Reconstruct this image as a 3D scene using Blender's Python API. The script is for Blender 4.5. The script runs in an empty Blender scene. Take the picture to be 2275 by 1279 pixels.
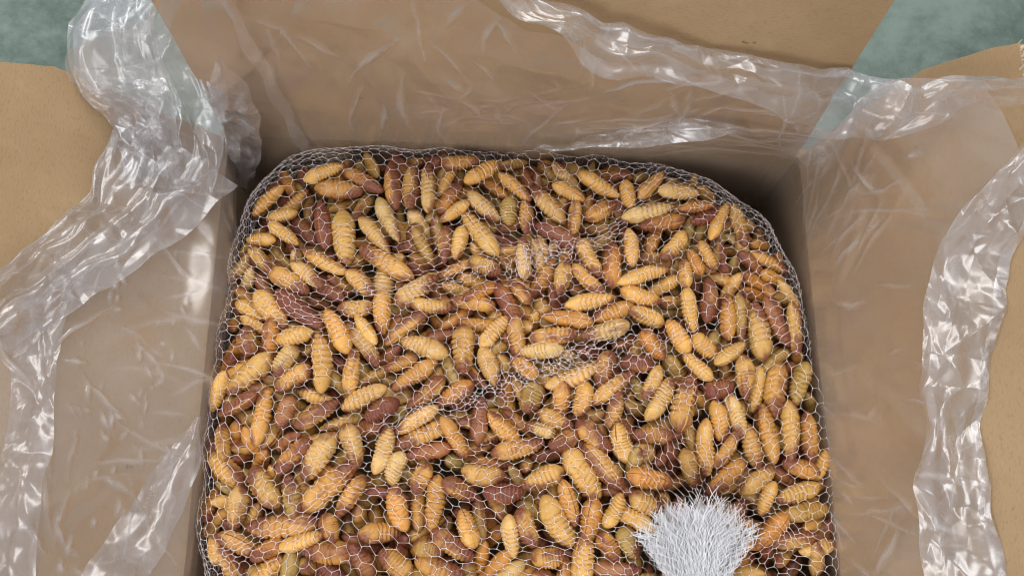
import bpy, math, random
import numpy as np
from mathutils import Vector, Matrix, Euler
random.seed(7); rng = np.random.default_rng(11)
scene = bpy.context.scene
C = scene.collection

# ------------------------------------------------------------------ camera
PITCH, ROLL = math.radians(75.0), math.radians(0.0)
IMG_W, IMG_H, FPX = 2275.0, 1279.0, 1785.0
CAM = np.array([0.0, 0.0, 0.389])
_f = np.array([0, math.cos(PITCH), -math.sin(PITCH)])
_r0 = np.array([1.0, 0, 0]); _u0 = np.array([0, math.sin(PITCH), math.cos(PITCH)])
_r = _r0*math.cos(ROLL) + _u0*math.sin(ROLL)
_u = -_r0*math.sin(ROLL) + _u0*math.cos(ROLL)
cam_data = bpy.data.cameras.new('camera')
cam = bpy.data.objects.new('camera', cam_data); C.objects.link(cam)
cam_data.sensor_width = 36.0; cam_data.lens = FPX/IMG_W*36.0
cam_data.clip_start = 0.01; cam_data.clip_end = 20.0
cam.matrix_world = Matrix(((_r[0], _u[0], -_f[0], CAM[0]), (_r[1], _u[1], -_f[1], CAM[1]),
                           (_r[2], _u[2], -_f[2], CAM[2]), (0, 0, 0, 1)))
scene.camera = cam

# ------------------------------------------------------------------ light: soft even daylight, plus area lights added overhead and in front
world = bpy.data.worlds.new('World'); scene.world = world; world.use_nodes = True
bg = world.node_tree.nodes['Background']
bg.inputs[0].default_value = (0.86, 0.92, 1.0, 1); bg.inputs[1].default_value = 0.54

def area_light(name, loc, target, sx, sy, power, color):
    d = bpy.data.lights.new(name, 'AREA'); d.shape = 'RECTANGLE'; d.size = sx; d.size_y = sy
    d.energy = power; d.color = color
    o = bpy.data.objects.new(name, d); C.objects.link(o); o.location = loc
    o.rotation_euler = (Vector(target)-Vector(loc)).to_track_quat('-Z', 'Y').to_euler()
    return o
for _p, _e in (((-0.50, 0.50, 1.10), 3.5), ((0.12, 0.66, 1.12), 3.8), ((0.30, 0.12, 1.22), 3.4)):
    area_light('overhead_fill', _p, (0, 0.08, 0), 0.55, 0.26, _e, (1.0, 0.985, 0.965))  # added overhead panels, spread out so film facets catch glints
area_light('front_fill', (-0.55, -0.95, 0.9), (0, 0.12, 0.03), 0.8, 0.6, 9.5, (0.97, 0.98, 1.0))  # added fill from front left to brighten the back flap

vs = scene.view_settings
vs.view_transform = 'Standard'; vs.look = 'None'; vs.gamma = 1.0; vs.exposure = 0.14; vs.use_curve_mapping = False
scene.cycles.transparent_max_bounces = 14
scene.cycles.max_bounces = 5; scene.cycles.diffuse_bounces = 2; scene.cycles.glossy_bounces = 2; scene.cycles.transmission_bounces = 3
scene.cycles.caustics_reflective = False; scene.cycles.caustics_refractive = False
scene.cycles.use_adaptive_sampling = True; scene.cycles.adaptive_threshold = 0.025
scene.cycles.use_denoising = True
scene.cycles.filter_width = 1.1

# ------------------------------------------------------------------ pixel -> place helpers
def rays(px, py):
    px = np.asarray(px, float); py = np.asarray(py, float)
    a = (px-IMG_W/2)/FPX; b = (IMG_H/2-py)/FPX
    return _f + a[..., None]*_r + b[..., None]*_u
def on_plane(px, py, p0, n):
    d = rays(px, py); t = ((np.asarray(p0)-CAM) @ np.asarray(n))/(d @ np.asarray(n))
    return CAM + t[..., None]*d
def project(p):
    q = np.asarray(p)-CAM; dz = q @ _f
    return IMG_W/2 + FPX*(q @ _r)/dz, IMG_H/2 - FPX*(q @ _u)/dz

# ------------------------------------------------------------------ materials
def new_mat(name):
    m = bpy.data.materials.new(name); m.use_nodes = True
    nt = m.node_tree; nt.nodes.clear()
    out = nt.nodes.new('ShaderNodeOutputMaterial')
    return m, nt, out
def nd(nt, typ, **kw):
    n = nt.nodes.new(typ)
    for k, v in kw.items():
        if k.startswith('i_'):
            key = k[2:]
            n.inputs[int(key) if key.isdigit() else key.replace('_', ' ')].default_value = v
        else: setattr(n, k, v)
    return n
def mixc(nt, a, b, fac, blend='MIX'):
    n = nt.nodes.new('ShaderNodeMix'); n.data_type = 'RGBA'; n.blend_type = blend
    for s, v in ((0, fac), (6, a), (7, b)):
        if hasattr(v, 'is_linked'): nt.links.new(v, n.inputs[s])
        else: n.inputs[s].default_value = (*v, 1) if isinstance(v, tuple) and len(v) == 3 else v
    return n.outputs[2]
def ramp(nt, src, lo, hi, a=0.0, b=1.0):
    n = nt.nodes.new('ShaderNodeMapRange'); n.interpolation_type = 'SMOOTHSTEP'
    nt.links.new(src, n.inputs[0])
    for i, v in ((1, lo), (2, hi), (3, a), (4, b)): n.inputs[i].default_value = v
    return n.outputs[0]
def mth(nt, op, a, b=None, clamp=False):
    n = nt.nodes.new('ShaderNodeMath'); n.operation = op; n.use_clamp = clamp
    for i, v in ((0, a), (1, b)):
        if v is None: continue
        if hasattr(v, 'is_linked'): nt.links.new(v, n.inputs[i])
        else: n.inputs[i].default_value = v
    return n.outputs[0]

def mat_cardboard():
    m, nt, out = new_mat('cardboard')
    L = nt.links.new
    tc = nd(nt, 'ShaderNodeTexCoord')
    b = nd(nt, 'ShaderNodeBsdfPrincipled'); b.inputs['Roughness'].default_value = 0.82
    b.inputs['Specular IOR Level'].default_value = 0.25
    n1 = nd(nt, 'ShaderNodeTexNoise', i_Scale=9.0, i_Detail=5.0, i_Roughness=0.65); L(tc.outputs['Object'], n1.inputs[0])
    mp = nd(nt, 'ShaderNodeMapping'); mp.inputs['Scale'].default_value = (520, 520, 1500); L(tc.outputs['Object'], mp.inputs[0])
    n2 = nd(nt, 'ShaderNodeTexNoise', i_Scale=1.0, i_Detail=3.0); L(mp.outputs[0], n2.inputs[0])
    n3 = nd(nt, 'ShaderNodeTexNoise', i_Scale=120.0, i_Detail=2.0); L(tc.outputs['Object'], n3.inputs[0])
    n4 = nd(nt, 'ShaderNodeTexNoise', i_Scale=38.0, i_Detail=4.0, i_Distortion=0.8); L(tc.outputs['Object'], n4.inputs[0])
    c = mixc(nt, (0.362, 0.236, 0.126), (0.445, 0.300, 0.165), ramp(nt, n1.outputs[0], 0.3, 0.7))
    c = mixc(nt, c, (0.24, 0.145, 0.07), mth(nt, 'MULTIPLY', ramp(nt, n2.outputs[0], 0.50, 0.78), 0.38))
    c = mixc(nt, c, (0.52, 0.37, 0.22), mth(nt, 'MULTIPLY', ramp(nt, n4.outputs[0], 0.55, 0.75), 0.35))
    c = mixc(nt, c, (0.13, 0.075, 0.04), ramp(nt, n3.outputs[0], 0.745, 0.80, 0, 0.75))
    L(c, b.inputs['Base Color'])
    bp = nd(nt, 'ShaderNodeBump'); bp.inputs['Strength'].default_value = 0.25; bp.inputs['Distance'].default_value = 0.0004
    L(n2.outputs[0], bp.inputs['Height']); L(bp.outputs[0], b.inputs['Normal'])
    L(b.outputs[0], out.inputs[0]); return m

def mat_torn():
    m, nt, out = new_mat('torn_paper_fibre')
    b = nd(nt, 'ShaderNodeBsdfPrincipled'); b.inputs['Base Color'].default_value = (0.62, 0.52, 0.40, 1)
    b.inputs['Roughness'].default_value = 0.95
    nt.links.new(b.outputs[0], out.inputs[0]); return m

def mat_floor():
    m, nt, out = new_mat('green_painted_floor')
    L = nt.links.new; tc = nd(nt, 'ShaderNodeTexCoord')
    b = nd(nt, 'ShaderNodeBsdfPrincipled'); b.inputs['Roughness'].default_value = 0.45
    n1 = nd(nt, 'ShaderNodeTexNoise', i_Scale=11.0, i_Detail=8.0, i_Roughness=0.72, i_Distortion=0.15); L(tc.outputs['Object'], n1.inputs[0])
    n2 = nd(nt, 'ShaderNodeTexNoise', i_Scale=34.0, i_Detail=9.0, i_Roughness=0.75, i_Distortion=0.2); L(tc.outputs['Object'], n2.inputs[0])
    c = mixc(nt, (0.080, 0.115, 0.092), (0.215, 0.275, 0.228), ramp(nt, n1.outputs[0], 0.34, 0.66))
    c = mixc(nt, c, (0.045, 0.075, 0.052), ramp(nt, n2.outputs[0], 0.60, 0.74, 0, 0.75))
    L(c, b.inputs['Base Color'])
    L(ramp(nt, n2.outputs[0], 0.3, 0.7, 0.35, 0.65), b.inputs['Roughness'])
    L(b.outputs[0], out.inputs[0]); return m

def mat_film(name, haze, rough, gain, cap):
    m, nt, out = new_mat(name); L = nt.links.new
    tc = nd(nt, 'ShaderNodeTexCoord')
    tr = nd(nt, 'ShaderNodeBsdfTransparent'); tr.inputs[0].default_value = (0.965, 0.96, 0.965, 1)
    df = nd(nt, 'ShaderNodeBsdfDiffuse'); df.inputs[0].default_value = (0.80, 0.76, 0.77, 1)
    tl = nd(nt, 'ShaderNodeBsdfTranslucent'); tl.inputs[0].default_value = (0.80, 0.79, 0.82, 1)
    gl = nd(nt, 'ShaderNodeBsdfGlossy'); gl.inputs['Roughness'].default_value = rough
    gl.inputs[0].default_value = (1, 1, 1, 1)
    sc = nd(nt, 'ShaderNodeMixShader'); sc.inputs[0].default_value = 0.45; L(df.outputs[0], sc.inputs[1]); L(tl.outputs[0], sc.inputs[2])
    at = nd(nt, 'ShaderNodeAttribute'); at.attribute_name = 'milky'
    h = mth(nt, 'MULTIPLY', at.outputs['Fac'], haze)
    body = nd(nt, 'ShaderNodeMixShader'); L(h, body.inputs[0]); L(tr.outputs[0], body.inputs[1]); L(sc.outputs[0], body.inputs[2])
    fr = nd(nt, 'ShaderNodeFresnel'); fr.inputs[0].default_value = 1.52
    k = mth(nt, 'MULTIPLY', fr.outputs[0], gain, clamp=True)
    k = mth(nt, 'MINIMUM', k, cap)
    mx = nd(nt, 'ShaderNodeMixShader'); L(k, mx.inputs[0]); L(body.outputs[0], mx.inputs[1]); L(gl.outputs[0], mx.inputs[2])
    L(mx.outputs[0], out.inputs[0]); return m

def mat_net():
    m, nt, out = new_mat('white_net_yarn'); L = nt.links.new
    b = nd(nt, 'ShaderNodeBsdfPrincipled'); b.inputs['Base Color'].default_value = (0.78, 0.69, 0.66, 1)
    b.inputs['Roughness'].default_value = 0.4; b.inputs['Specular IOR Level'].default_value = 0.5
    L(b.outputs[0], out.inputs[0]); return m
def mat_tuft():
    m, nt, out = new_mat('white_net_end_yarn'); L = nt.links.new
    b = nd(nt, 'ShaderNodeBsdfPrincipled'); b.inputs['Base Color'].default_value = (0.84, 0.83, 0.85, 1)
    b.inputs['Roughness'].default_value = 0.45
    L(b.outputs[0], out.inputs[0]); return m

def mat_pupa(name, atype):
    m, nt, out = new_mat(name); L = nt.links.new
    tc = nd(nt, 'ShaderNodeTexCoord')
    b = nd(nt, 'ShaderNodeBsdfPrincipled'); b.inputs['Roughness'].default_value = 0.5
    b.inputs['Specular IOR Level'].default_value = 0.35
    def attr(nm):
        a = nd(nt, 'ShaderNodeAttribute'); a.attribute_type = atype; a.attribute_name = nm; return a
    col = attr('tone_colour').outputs['Color']; pur = attr('purple').outputs['Fac']; sd = attr('seed').outputs['Fac']
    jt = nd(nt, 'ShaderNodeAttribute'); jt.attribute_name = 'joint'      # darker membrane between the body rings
    uv = nd(nt, 'ShaderNodeUVMap'); sep = nd(nt, 'ShaderNodeSeparateXYZ'); L(uv.outputs[0], sep.inputs[0])
    u, v = sep.outputs[0], sep.outputs[1]
    geo = tc.outputs['Object'] if atype == 'OBJECT' else tc.outputs['Object']
    ad = nd(nt, 'ShaderNodeVectorMath', operation='ADD'); L(geo, ad.inputs[0])
    cs = nd(nt, 'ShaderNodeCombineXYZ'); L(mth(nt, 'MULTIPLY', sd, 37.0), cs.inputs[0]); L(mth(nt, 'MULTIPLY', sd, 91.0), cs.inputs[1]); L(cs.outputs[0], ad.inputs[1])
    P = ad.outputs[0]
    k = 1.0 if atype == 'OBJECT' else 38.0
    n1 = nd(nt, 'ShaderNodeTexNoise', i_Scale=2.6*k, i_Detail=4.0, i_Roughness=0.6); L(P, n1.inputs[0])
    n2 = nd(nt, 'ShaderNodeTexNoise', i_Scale=15.0*k, i_Detail=3.0, i_Roughness=0.7); L(P, n2.inputs[0])
    n3 = nd(nt, 'ShaderNodeTexNoise', i_Scale=34.0*k, i_Detail=2.0); L(P, n3.inputs[0])
    c = mixc(nt, col, mixc(nt, col, (1.22, 1.25, 1.35), 1.0, 'MULTIPLY'), ramp(nt, n1.outputs[0], 0.42, 0.66))
    c = mixc(nt, c, mixc(nt, c, (0.70, 0.55, 0.46), 1.0, 'MULTIPLY'), ramp(nt, n2.outputs[0], 0.55, 0.78, 0, 0.5))
    # purple-brown staining: towards one end and along one flank
    end = mth(nt, 'ADD', mth(nt, 'MULTIPLY', mth(nt, 'MAXIMUM', mth(nt, 'SUBTRACT', u, 0.60), 0.0), 1.9), mth(nt, 'MULTIPLY', mth(nt, 'MAXIMUM', mth(nt, 'SUBTRACT', 0.26, u), 0.0), 1.6))
    stain = mth(nt, 'ADD', mth(nt, 'MULTIPLY', end, 1.1), mth(nt, 'MULTIPLY', mth(nt, 'SUBTRACT', n1.outputs[0], 0.5), 1.9))
    flank = mth(nt, 'COSINE', mth(nt, 'MULTIPLY', mth(nt, 'ADD', v, sd), 6.2832))
    stain = mth(nt, 'ADD', stain, mth(nt, 'MULTIPLY', flank, 0.36))
    stain = mth(nt, 'ADD', stain, mth(nt, 'MULTIPLY', pur, 0.85))
    st = ramp(nt, stain, 0.20, 0.90, 0, 0.93)
    dk = mixc(nt, (0.140, 0.036, 0.034), (0.24, 0.070, 0.024), ramp(nt, n2.outputs[0], 0.4, 0.65))
    c = mixc(nt, c, dk, st)
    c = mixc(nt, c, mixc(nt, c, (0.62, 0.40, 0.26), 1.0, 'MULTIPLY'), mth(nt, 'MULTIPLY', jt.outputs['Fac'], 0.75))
    # breathing pores: a row of small dark dots on each flank
    fu = mth(nt, 'SUBTRACT', mth(nt, 'FRACT', mth(nt, 'MULTIPLY', u, 10.0)), 0.5)
    fv = mth(nt, 'SUBTRACT', mth(nt, 'ABSOLUTE', mth(nt, 'SUBTRACT', v, 0.5)), 0.30)
    dd = mth(nt, 'ADD', mth(nt, 'POWER', mth(nt, 'MULTIPLY', fu, 0.8), 2.0), mth(nt, 'POWER', mth(nt, 'MULTIPLY', fv, 7.0), 2.0))
    c = mixc(nt, c, (0.10, 0.045, 0.02), ramp(nt, dd, 0.005, 0.016, 0.4, 0.0))
    # pale frosty bloom
    fr = mth(nt, 'MULTIPLY', ramp(nt, n3.outputs[0], 0.60, 0.70), ramp(nt, n1.outputs[0], 0.5, 0.68, 0.0, 0.42))
    c = mixc(nt, c, (0.66, 0.56, 0.46), fr)
    L(c, b.inputs['Base Color'])
    L(ramp(nt, n2.outputs[0], 0.35, 0.7, 0.28, 0.50), b.inputs['Roughness'])
    bp = nd(nt, 'ShaderNodeBump'); bp.inputs['Strength'].default_value = 0.35; bp.inputs['Distance'].default_value = 0.0005
    L(n2.outputs[0], bp.inputs['Height']); L(bp.outputs[0], b.inputs['Normal'])
    L(b.outputs[0], out.inputs[0]); return m

M_CARD, M_TORN, M_FLOOR = mat_cardboard(), mat_torn(), mat_floor()
M_FILM, M_FILM2 = mat_film('clear_polythene', 0.135, 0.24, 2.0, 0.20), mat_film('crumpled_polythene', 0.20, 0.27, 2.7, 0.45)
M_NET, M_TUFT = mat_net(), mat_tuft()
M_PUPA, M_PUPAE = mat_pupa('pupa_skin', 'OBJECT'), mat_pupa('pupa_skin_deep', 'GEOMETRY')

# ------------------------------------------------------------------ object helpers
def empty(name, loc, label, cat, group=None):
    o = bpy.data.objects.new(name, None); C.objects.link(o); o.location = loc; o.empty_display_size = 0.02
    o['label'] = label; o['category'] = cat
    if group: o['group'] = group
    return o
def mesh_obj(name, verts, faces, mat, parent=None, smooth=True, kind=None):
    me = bpy.data.meshes.new(name); me.from_pydata([tuple(map(float, v)) for v in verts], [], faces if isinstance(faces, list) else faces.tolist()); me.update()
    if smooth: me.polygons.foreach_set('use_smooth', [True]*len(me.polygons))
    me.materials.append(mat)
    o = bpy.data.objects.new(name, me); C.objects.link(o)
    if parent is not None:
        o.parent = parent; o.matrix_parent_inverse = Matrix.Translation(-Vector(parent.location))
    if kind: o['kind'] = kind
    return o
def value_noise(p, seed):
    """smooth 3D noise in -1..1 from a few rotated sines, p is (...,3)"""
    r = np.random.default_rng(seed); s = 0
    for k in range(7):
        d = r.normal(size=3); d /= np.linalg.norm(d); fq = r.uniform(0.6, 1.6)
        s = s + np.sin((p @ d)*fq*6.283 + r.uniform(0, 6.28))
    return s/3.2
def catmull(P, n):
    """resample control rows P (m,k) into n rows, Catmull-Rom"""
    P = np.asarray(P, float); m = len(P)
    Q = np.vstack([2*P[0]-P[1], P, 2*P[-1]-P[-2]])
    t = np.linspace(0, m-1, n); i = np.minimum(t.astype(int), m-2); f = (t-i)[:, None]
    a, b, c, d = Q[i], Q[i+1], Q[i+2], Q[i+3]
    return 0.5*((2*b)+(-a+c)*f+(2*a-5*b+4*c-d)*f*f+(-a+3*b-3*c+d)*f**3)

# ------------------------------------------------------------------ setting: floor
Z_FLOOR = -0.172
fl = mesh_obj('floor', [(-6, -6, Z_FLOOR), (6, -6, Z_FLOOR), (6, 6, Z_FLOOR), (-6, 6, Z_FLOOR)], [(0, 1, 2, 3)], M_FLOOR, smooth=False)
fl['kind'] = 'structure'; fl['label'] = 'mottled green painted concrete floor'

# ------------------------------------------------------------------ cardboard box
BL = on_plane(505., 303., (0, 0, 0), (0, 0, 1)); BR = on_plane(1775., 348., (0, 0, 0), (0, 0, 1))
XL, XR, YBL, YBR = float(BL[0]), float(BR[0]), float(BL[1]), float(BR[1])
YB = (YBL+YBR)/2
def yb(x): return YBL+(np.asarray(x)-XL)/(XR-XL)*(YBR-YBL)      # the soft box has gone slightly out of square
T_B = np.array([XR-XL, YBR-YBL, 0.]); T_B /= np.linalg.norm(T_B); H_B = np.array([T_B[1], -T_B[0], 0.])   # along the back, and inward from it
YF, ZB, TH = -0.115, -0.165, 0.0042
print('box', XL, XR, BL[1], BR[1])
A_B, A_R, A_L = math.radians(7.0), math.radians(24.0), math.radians(43.0)
D_B = -H_B*math.sin(A_B)+np.array([0, 0, math.cos(A_B)]); N_B = H_B*math.cos(A_B)+np.array([0, 0, math.sin(A_B)])
D_R = np.array([math.sin(A_R), 0, math.cos(A_R)]); N_R = np.array([-math.cos(A_R), 0, math.sin(A_R)])
D_L = np.array([-math.sin(A_L), 0, math.cos(A_L)]); N_L = np.array([math.cos(A_L), 0, math.sin(A_L)])
O_B, O_R, O_L = np.array([(XL+XR)/2, YB, 0.]), np.array([XR, 0, 0.]), np.array([XL, 0, 0.])
def pl(px, py, which, off=0.0):
    o, n = {'B': (O_B, N_B), 'R': (O_R, N_R), 'L': (O_L, N_L)}[which]
    return on_plane(np.asarray(px, float), np.asarray(py, float), o+n*off, n)

box = empty('cardboard_box', (0, 0, Z_FLOOR+0.002), 'open brown cardboard box lined with clear plastic, its flaps folded out', 'box')
def slab(name, outline, n, parent, wob=0.0, seed=0, fine=0.004):
    """a cardboard panel: outline (k,3) on its inner face, thickness behind it, edge resampled and slightly uneven, centre fan"""
    P = np.asarray(outline, float); pts = []
    for a, b in zip(P, np.roll(P, -1, 0)):
        k = max(1, int(np.linalg.norm(b-a)/fine)); pts += [a+(b-a)*i/k for i in range(k)]
    P = np.array(pts); nz = np.asarray(n, float)
    cen = P.mean(0)
    if wob:
        r = np.random.default_rng(seed)
        d = P-cen; d /= np.linalg.norm(d, axis=1)[:, None]
        P = P + d*(r.normal(size=len(P))[:, None]*wob*0.35 + value_noise(P*45, seed)[:, None]*wob)
    k = len(P); Q = P - nz*TH
    V = list(P)+list(Q); F = [tuple(range(k)), tuple(range(2*k-1, k-1, -1))]
    F += [(i, k+i, k+(i+1) % k, (i+1) % k) for i in range(k)]
    # inner/outer orientation
    me_n = np.cross(P[k//4]-P[0], P[k//2]-P[0])
    if me_n @ nz < 0: F = [f[::-1] for f in F]
    return mesh_obj(name, V, F, M_CARD, parent, smooth=False)
e = 0.0006
slab('wall', [(XL, YBL, ZB), (XR, YBR, ZB), (XR, YBR, -e), (XL, YBL, -e)], H_B, box)
slab('wall', [(XL, YF, ZB), (XR, YF, ZB), (XR, YF, -e), (XL, YF, -e)], (0, 1, 0), box)
slab('wall', [(XL, YF-TH, ZB), (XL, YBL+TH, ZB), (XL, YBL+TH, -e), (XL, YF-TH, -e)], (1, 0, 0), box)
slab('wall', [(XR, YF-TH, ZB), (XR, YBR+TH, ZB), (XR, YBR+TH, -e), (XR, YF-TH, -e)], (-1, 0, 0), box)
slab('bottom', [(XL-TH, YF-TH, ZB-e), (XR+TH, YF-TH, ZB-e), (XR+TH, YBR+TH, ZB-e), (XL-TH, YBL+TH, ZB-e)], (0, 0, 1), box)
g = 0.0015
FLAP_B = 0.15
slab('flap', [BL+T_B*g, BR-T_B*g, BR-T_B*g+D_B*FLAP_B, BL+T_B*g+D_B*FLAP_B], N_B, box, 0.0002, 3)
edge = pl([1772, 1850, 1940, 1995, 2050, 2120, 2195, 2262], [349, 290, 228, 190, 152, 133, 112, 95], 'R')
edge[0] = (XR, YBR-g, 0)
vend = float((edge[-1]-O_R) @ D_R)
fo = slab('flap', list(edge)+[np.array((XR, YF, 0))+D_R*(vend+0.001), np.array((XR, YF, 0))], N_R, box, 0.0003, 5)
fo['label'] = 'right flap with a torn uneven edge'
edl = pl([503, 120, 0], [304, 148, 138], 'L')
edl[0] = (XL, YBL-g, 0)
ve = 0.118
slab('flap', list(edl)+[np.array((XL, edl[-1][1]-0.0005, 0))+D_L*ve, np.array((XL, YF, 0))+D_L*ve, np.array((XL, YF, 0))], N_L, box, 0.00015, 9)
D_F = np.array([0, -math.sin(math.radians(100)), math.cos(math.radians(100))]); N_F = np.array([0, math.cos(math.radians(100)), math.sin(math.radians(100))])
slab('flap', [np.array((XL+g, YF-TH, 0)), np.array((XR-g, YF-TH, 0)), np.array((XR-g, YF-TH, 0))+D_F*0.14, np.array((XL+g, YF-TH, 0))+D_F*0.14], N_F, box, 0.0003, 13)
# torn corrugation at the corner of the torn flap
tv, tf = [], []
for i in range(46):
    t = random.random(); p = edge[-1]*(1-t) + (edge[-1]+np.array([0, -0.022, 0]))*t - N_R*random.uniform(0, TH)
    d = D_R*random.uniform(0.001, 0.0045)+np.array([0, random.uniform(-.002, .002), 0])+N_R*random.uniform(-.0015, .0015)
    w = np.array([0, random.uniform(0.0005, 0.0014), 0]); k = len(tv)
    tv += [p-D_R*0.002, p-D_R*0.002+w, p+d+w*0.5-N_R*0.0002, p+d, p-D_R*0.002-N_R*0.0004]; tf += [(k, k+1, k+2, k+3), (k+4, k, k+3), (k+1, k+4, k+2)]
mesh_obj('torn_edge', tv, tf, M_TORN, fo, smooth=False)
# ------------------------------------------------------------------ shape of the filled sack
SIL = np.array([(465, 1279), (450, 1180), (456, 1070), (468, 920), (488, 790), (508, 660), (523, 565), (545, 480), (590, 410), (640, 360),
                (720, 326), (820, 316), (940, 317), (1100, 331), (1250, 350), (1400, 368), (1480, 380), (1560, 406), (1640, 450), (1700, 502),
                (1740, 570), (1770, 660), (1786, 740), (1800, 805), (1815, 870), (1832, 950), (1855, 1060), (1868, 1130), (1869, 1180), (1858, 1279)], float)
sp = on_plane(SIL[:, 0], SIL[:, 1], (0, 0, -0.012), (0, 0, 1))[:, :2]
sp = np.vstack([sp, [(0.138, -0.07), (0.11, -0.098), (0.03, -0.108), (-0.05, -0.108), (-0.118, -0.095), (-0.138, -0.06)]])
sp[:, 0] = np.clip(sp[:, 0], XL+0.0015, XR+0.0035); sp[:, 1] = np.clip(sp[:, 1], YF+0.003, yb(sp[:, 0])-0.001)
SC = np.array([0.002, 0.045])
ang = np.arctan2(sp[:, 1]-SC[1], sp[:, 0]-SC[0]); rad = np.hypot(sp[:, 0]-SC[0], sp[:, 1]-SC[1])
o_ = np.argsort(ang); ang, rad = ang[o_], rad[o_]
TA = np.linspace(-math.pi, math.pi, 721)
TR = np.interp(TA, np.r_[ang-2*math.pi, ang, ang+2*math.pi], np.r_[rad, rad, rad])
kz = np.hanning(15); kz /= kz.sum()
TR = np.convolve(np.r_[TR[-8:-1], TR, TR[1:8]], kz, 'valid')
TR = TR+0.0009*np.sin(TA*17+1.3)*np.sin(TA*5)+0.0007*np.sin(TA*31+0.4)-0.0006
def Rphi(a): return np.interp(a, TA, TR)
NS, ZT, ZS = 10.0, 0.009, -0.048
def prof(q): return ZS+(ZT-ZS)*np.clip(1-np.clip(q, 0, 1)**NS, 0, 1)**(1/NS)
def qof(x, y):
    dx, dy = x-SC[0], y-SC[1]
    return np.hypot(dx, dy)/Rphi(np.arctan2(dy, dx))
def ztop(x, y):
    q = qof(x, y); z = prof(q)
    z = z + 0.004*np.exp(-(((x-0.01)/0.09)**2+((y-0.03)/0.07)**2))
    return np.where(q >= 1, -0.3, z)
def hit_sack(px, py, depth):
    """where the line of sight through a picture point meets the sack's surface, depth below it"""
    d = rays(px, py); ts = np.linspace(0.26, 0.56, 700)
    P = CAM+ts[None, :, None]*d[:, None, :]
    f = P[..., 2] - (ztop(P[..., 0], P[..., 1])-np.asarray(depth)[:, None])
    ins = f <= 0
    i = np.argmax(ins, 1); ok = ins.any(1)
    i = np.where(ok, i, np.argmin(np.abs(qof(P[..., 0], P[..., 1])-1)+np.abs(P[..., 2]+0.02)*5, 1))
    return P[np.arange(len(i)), i]

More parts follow.
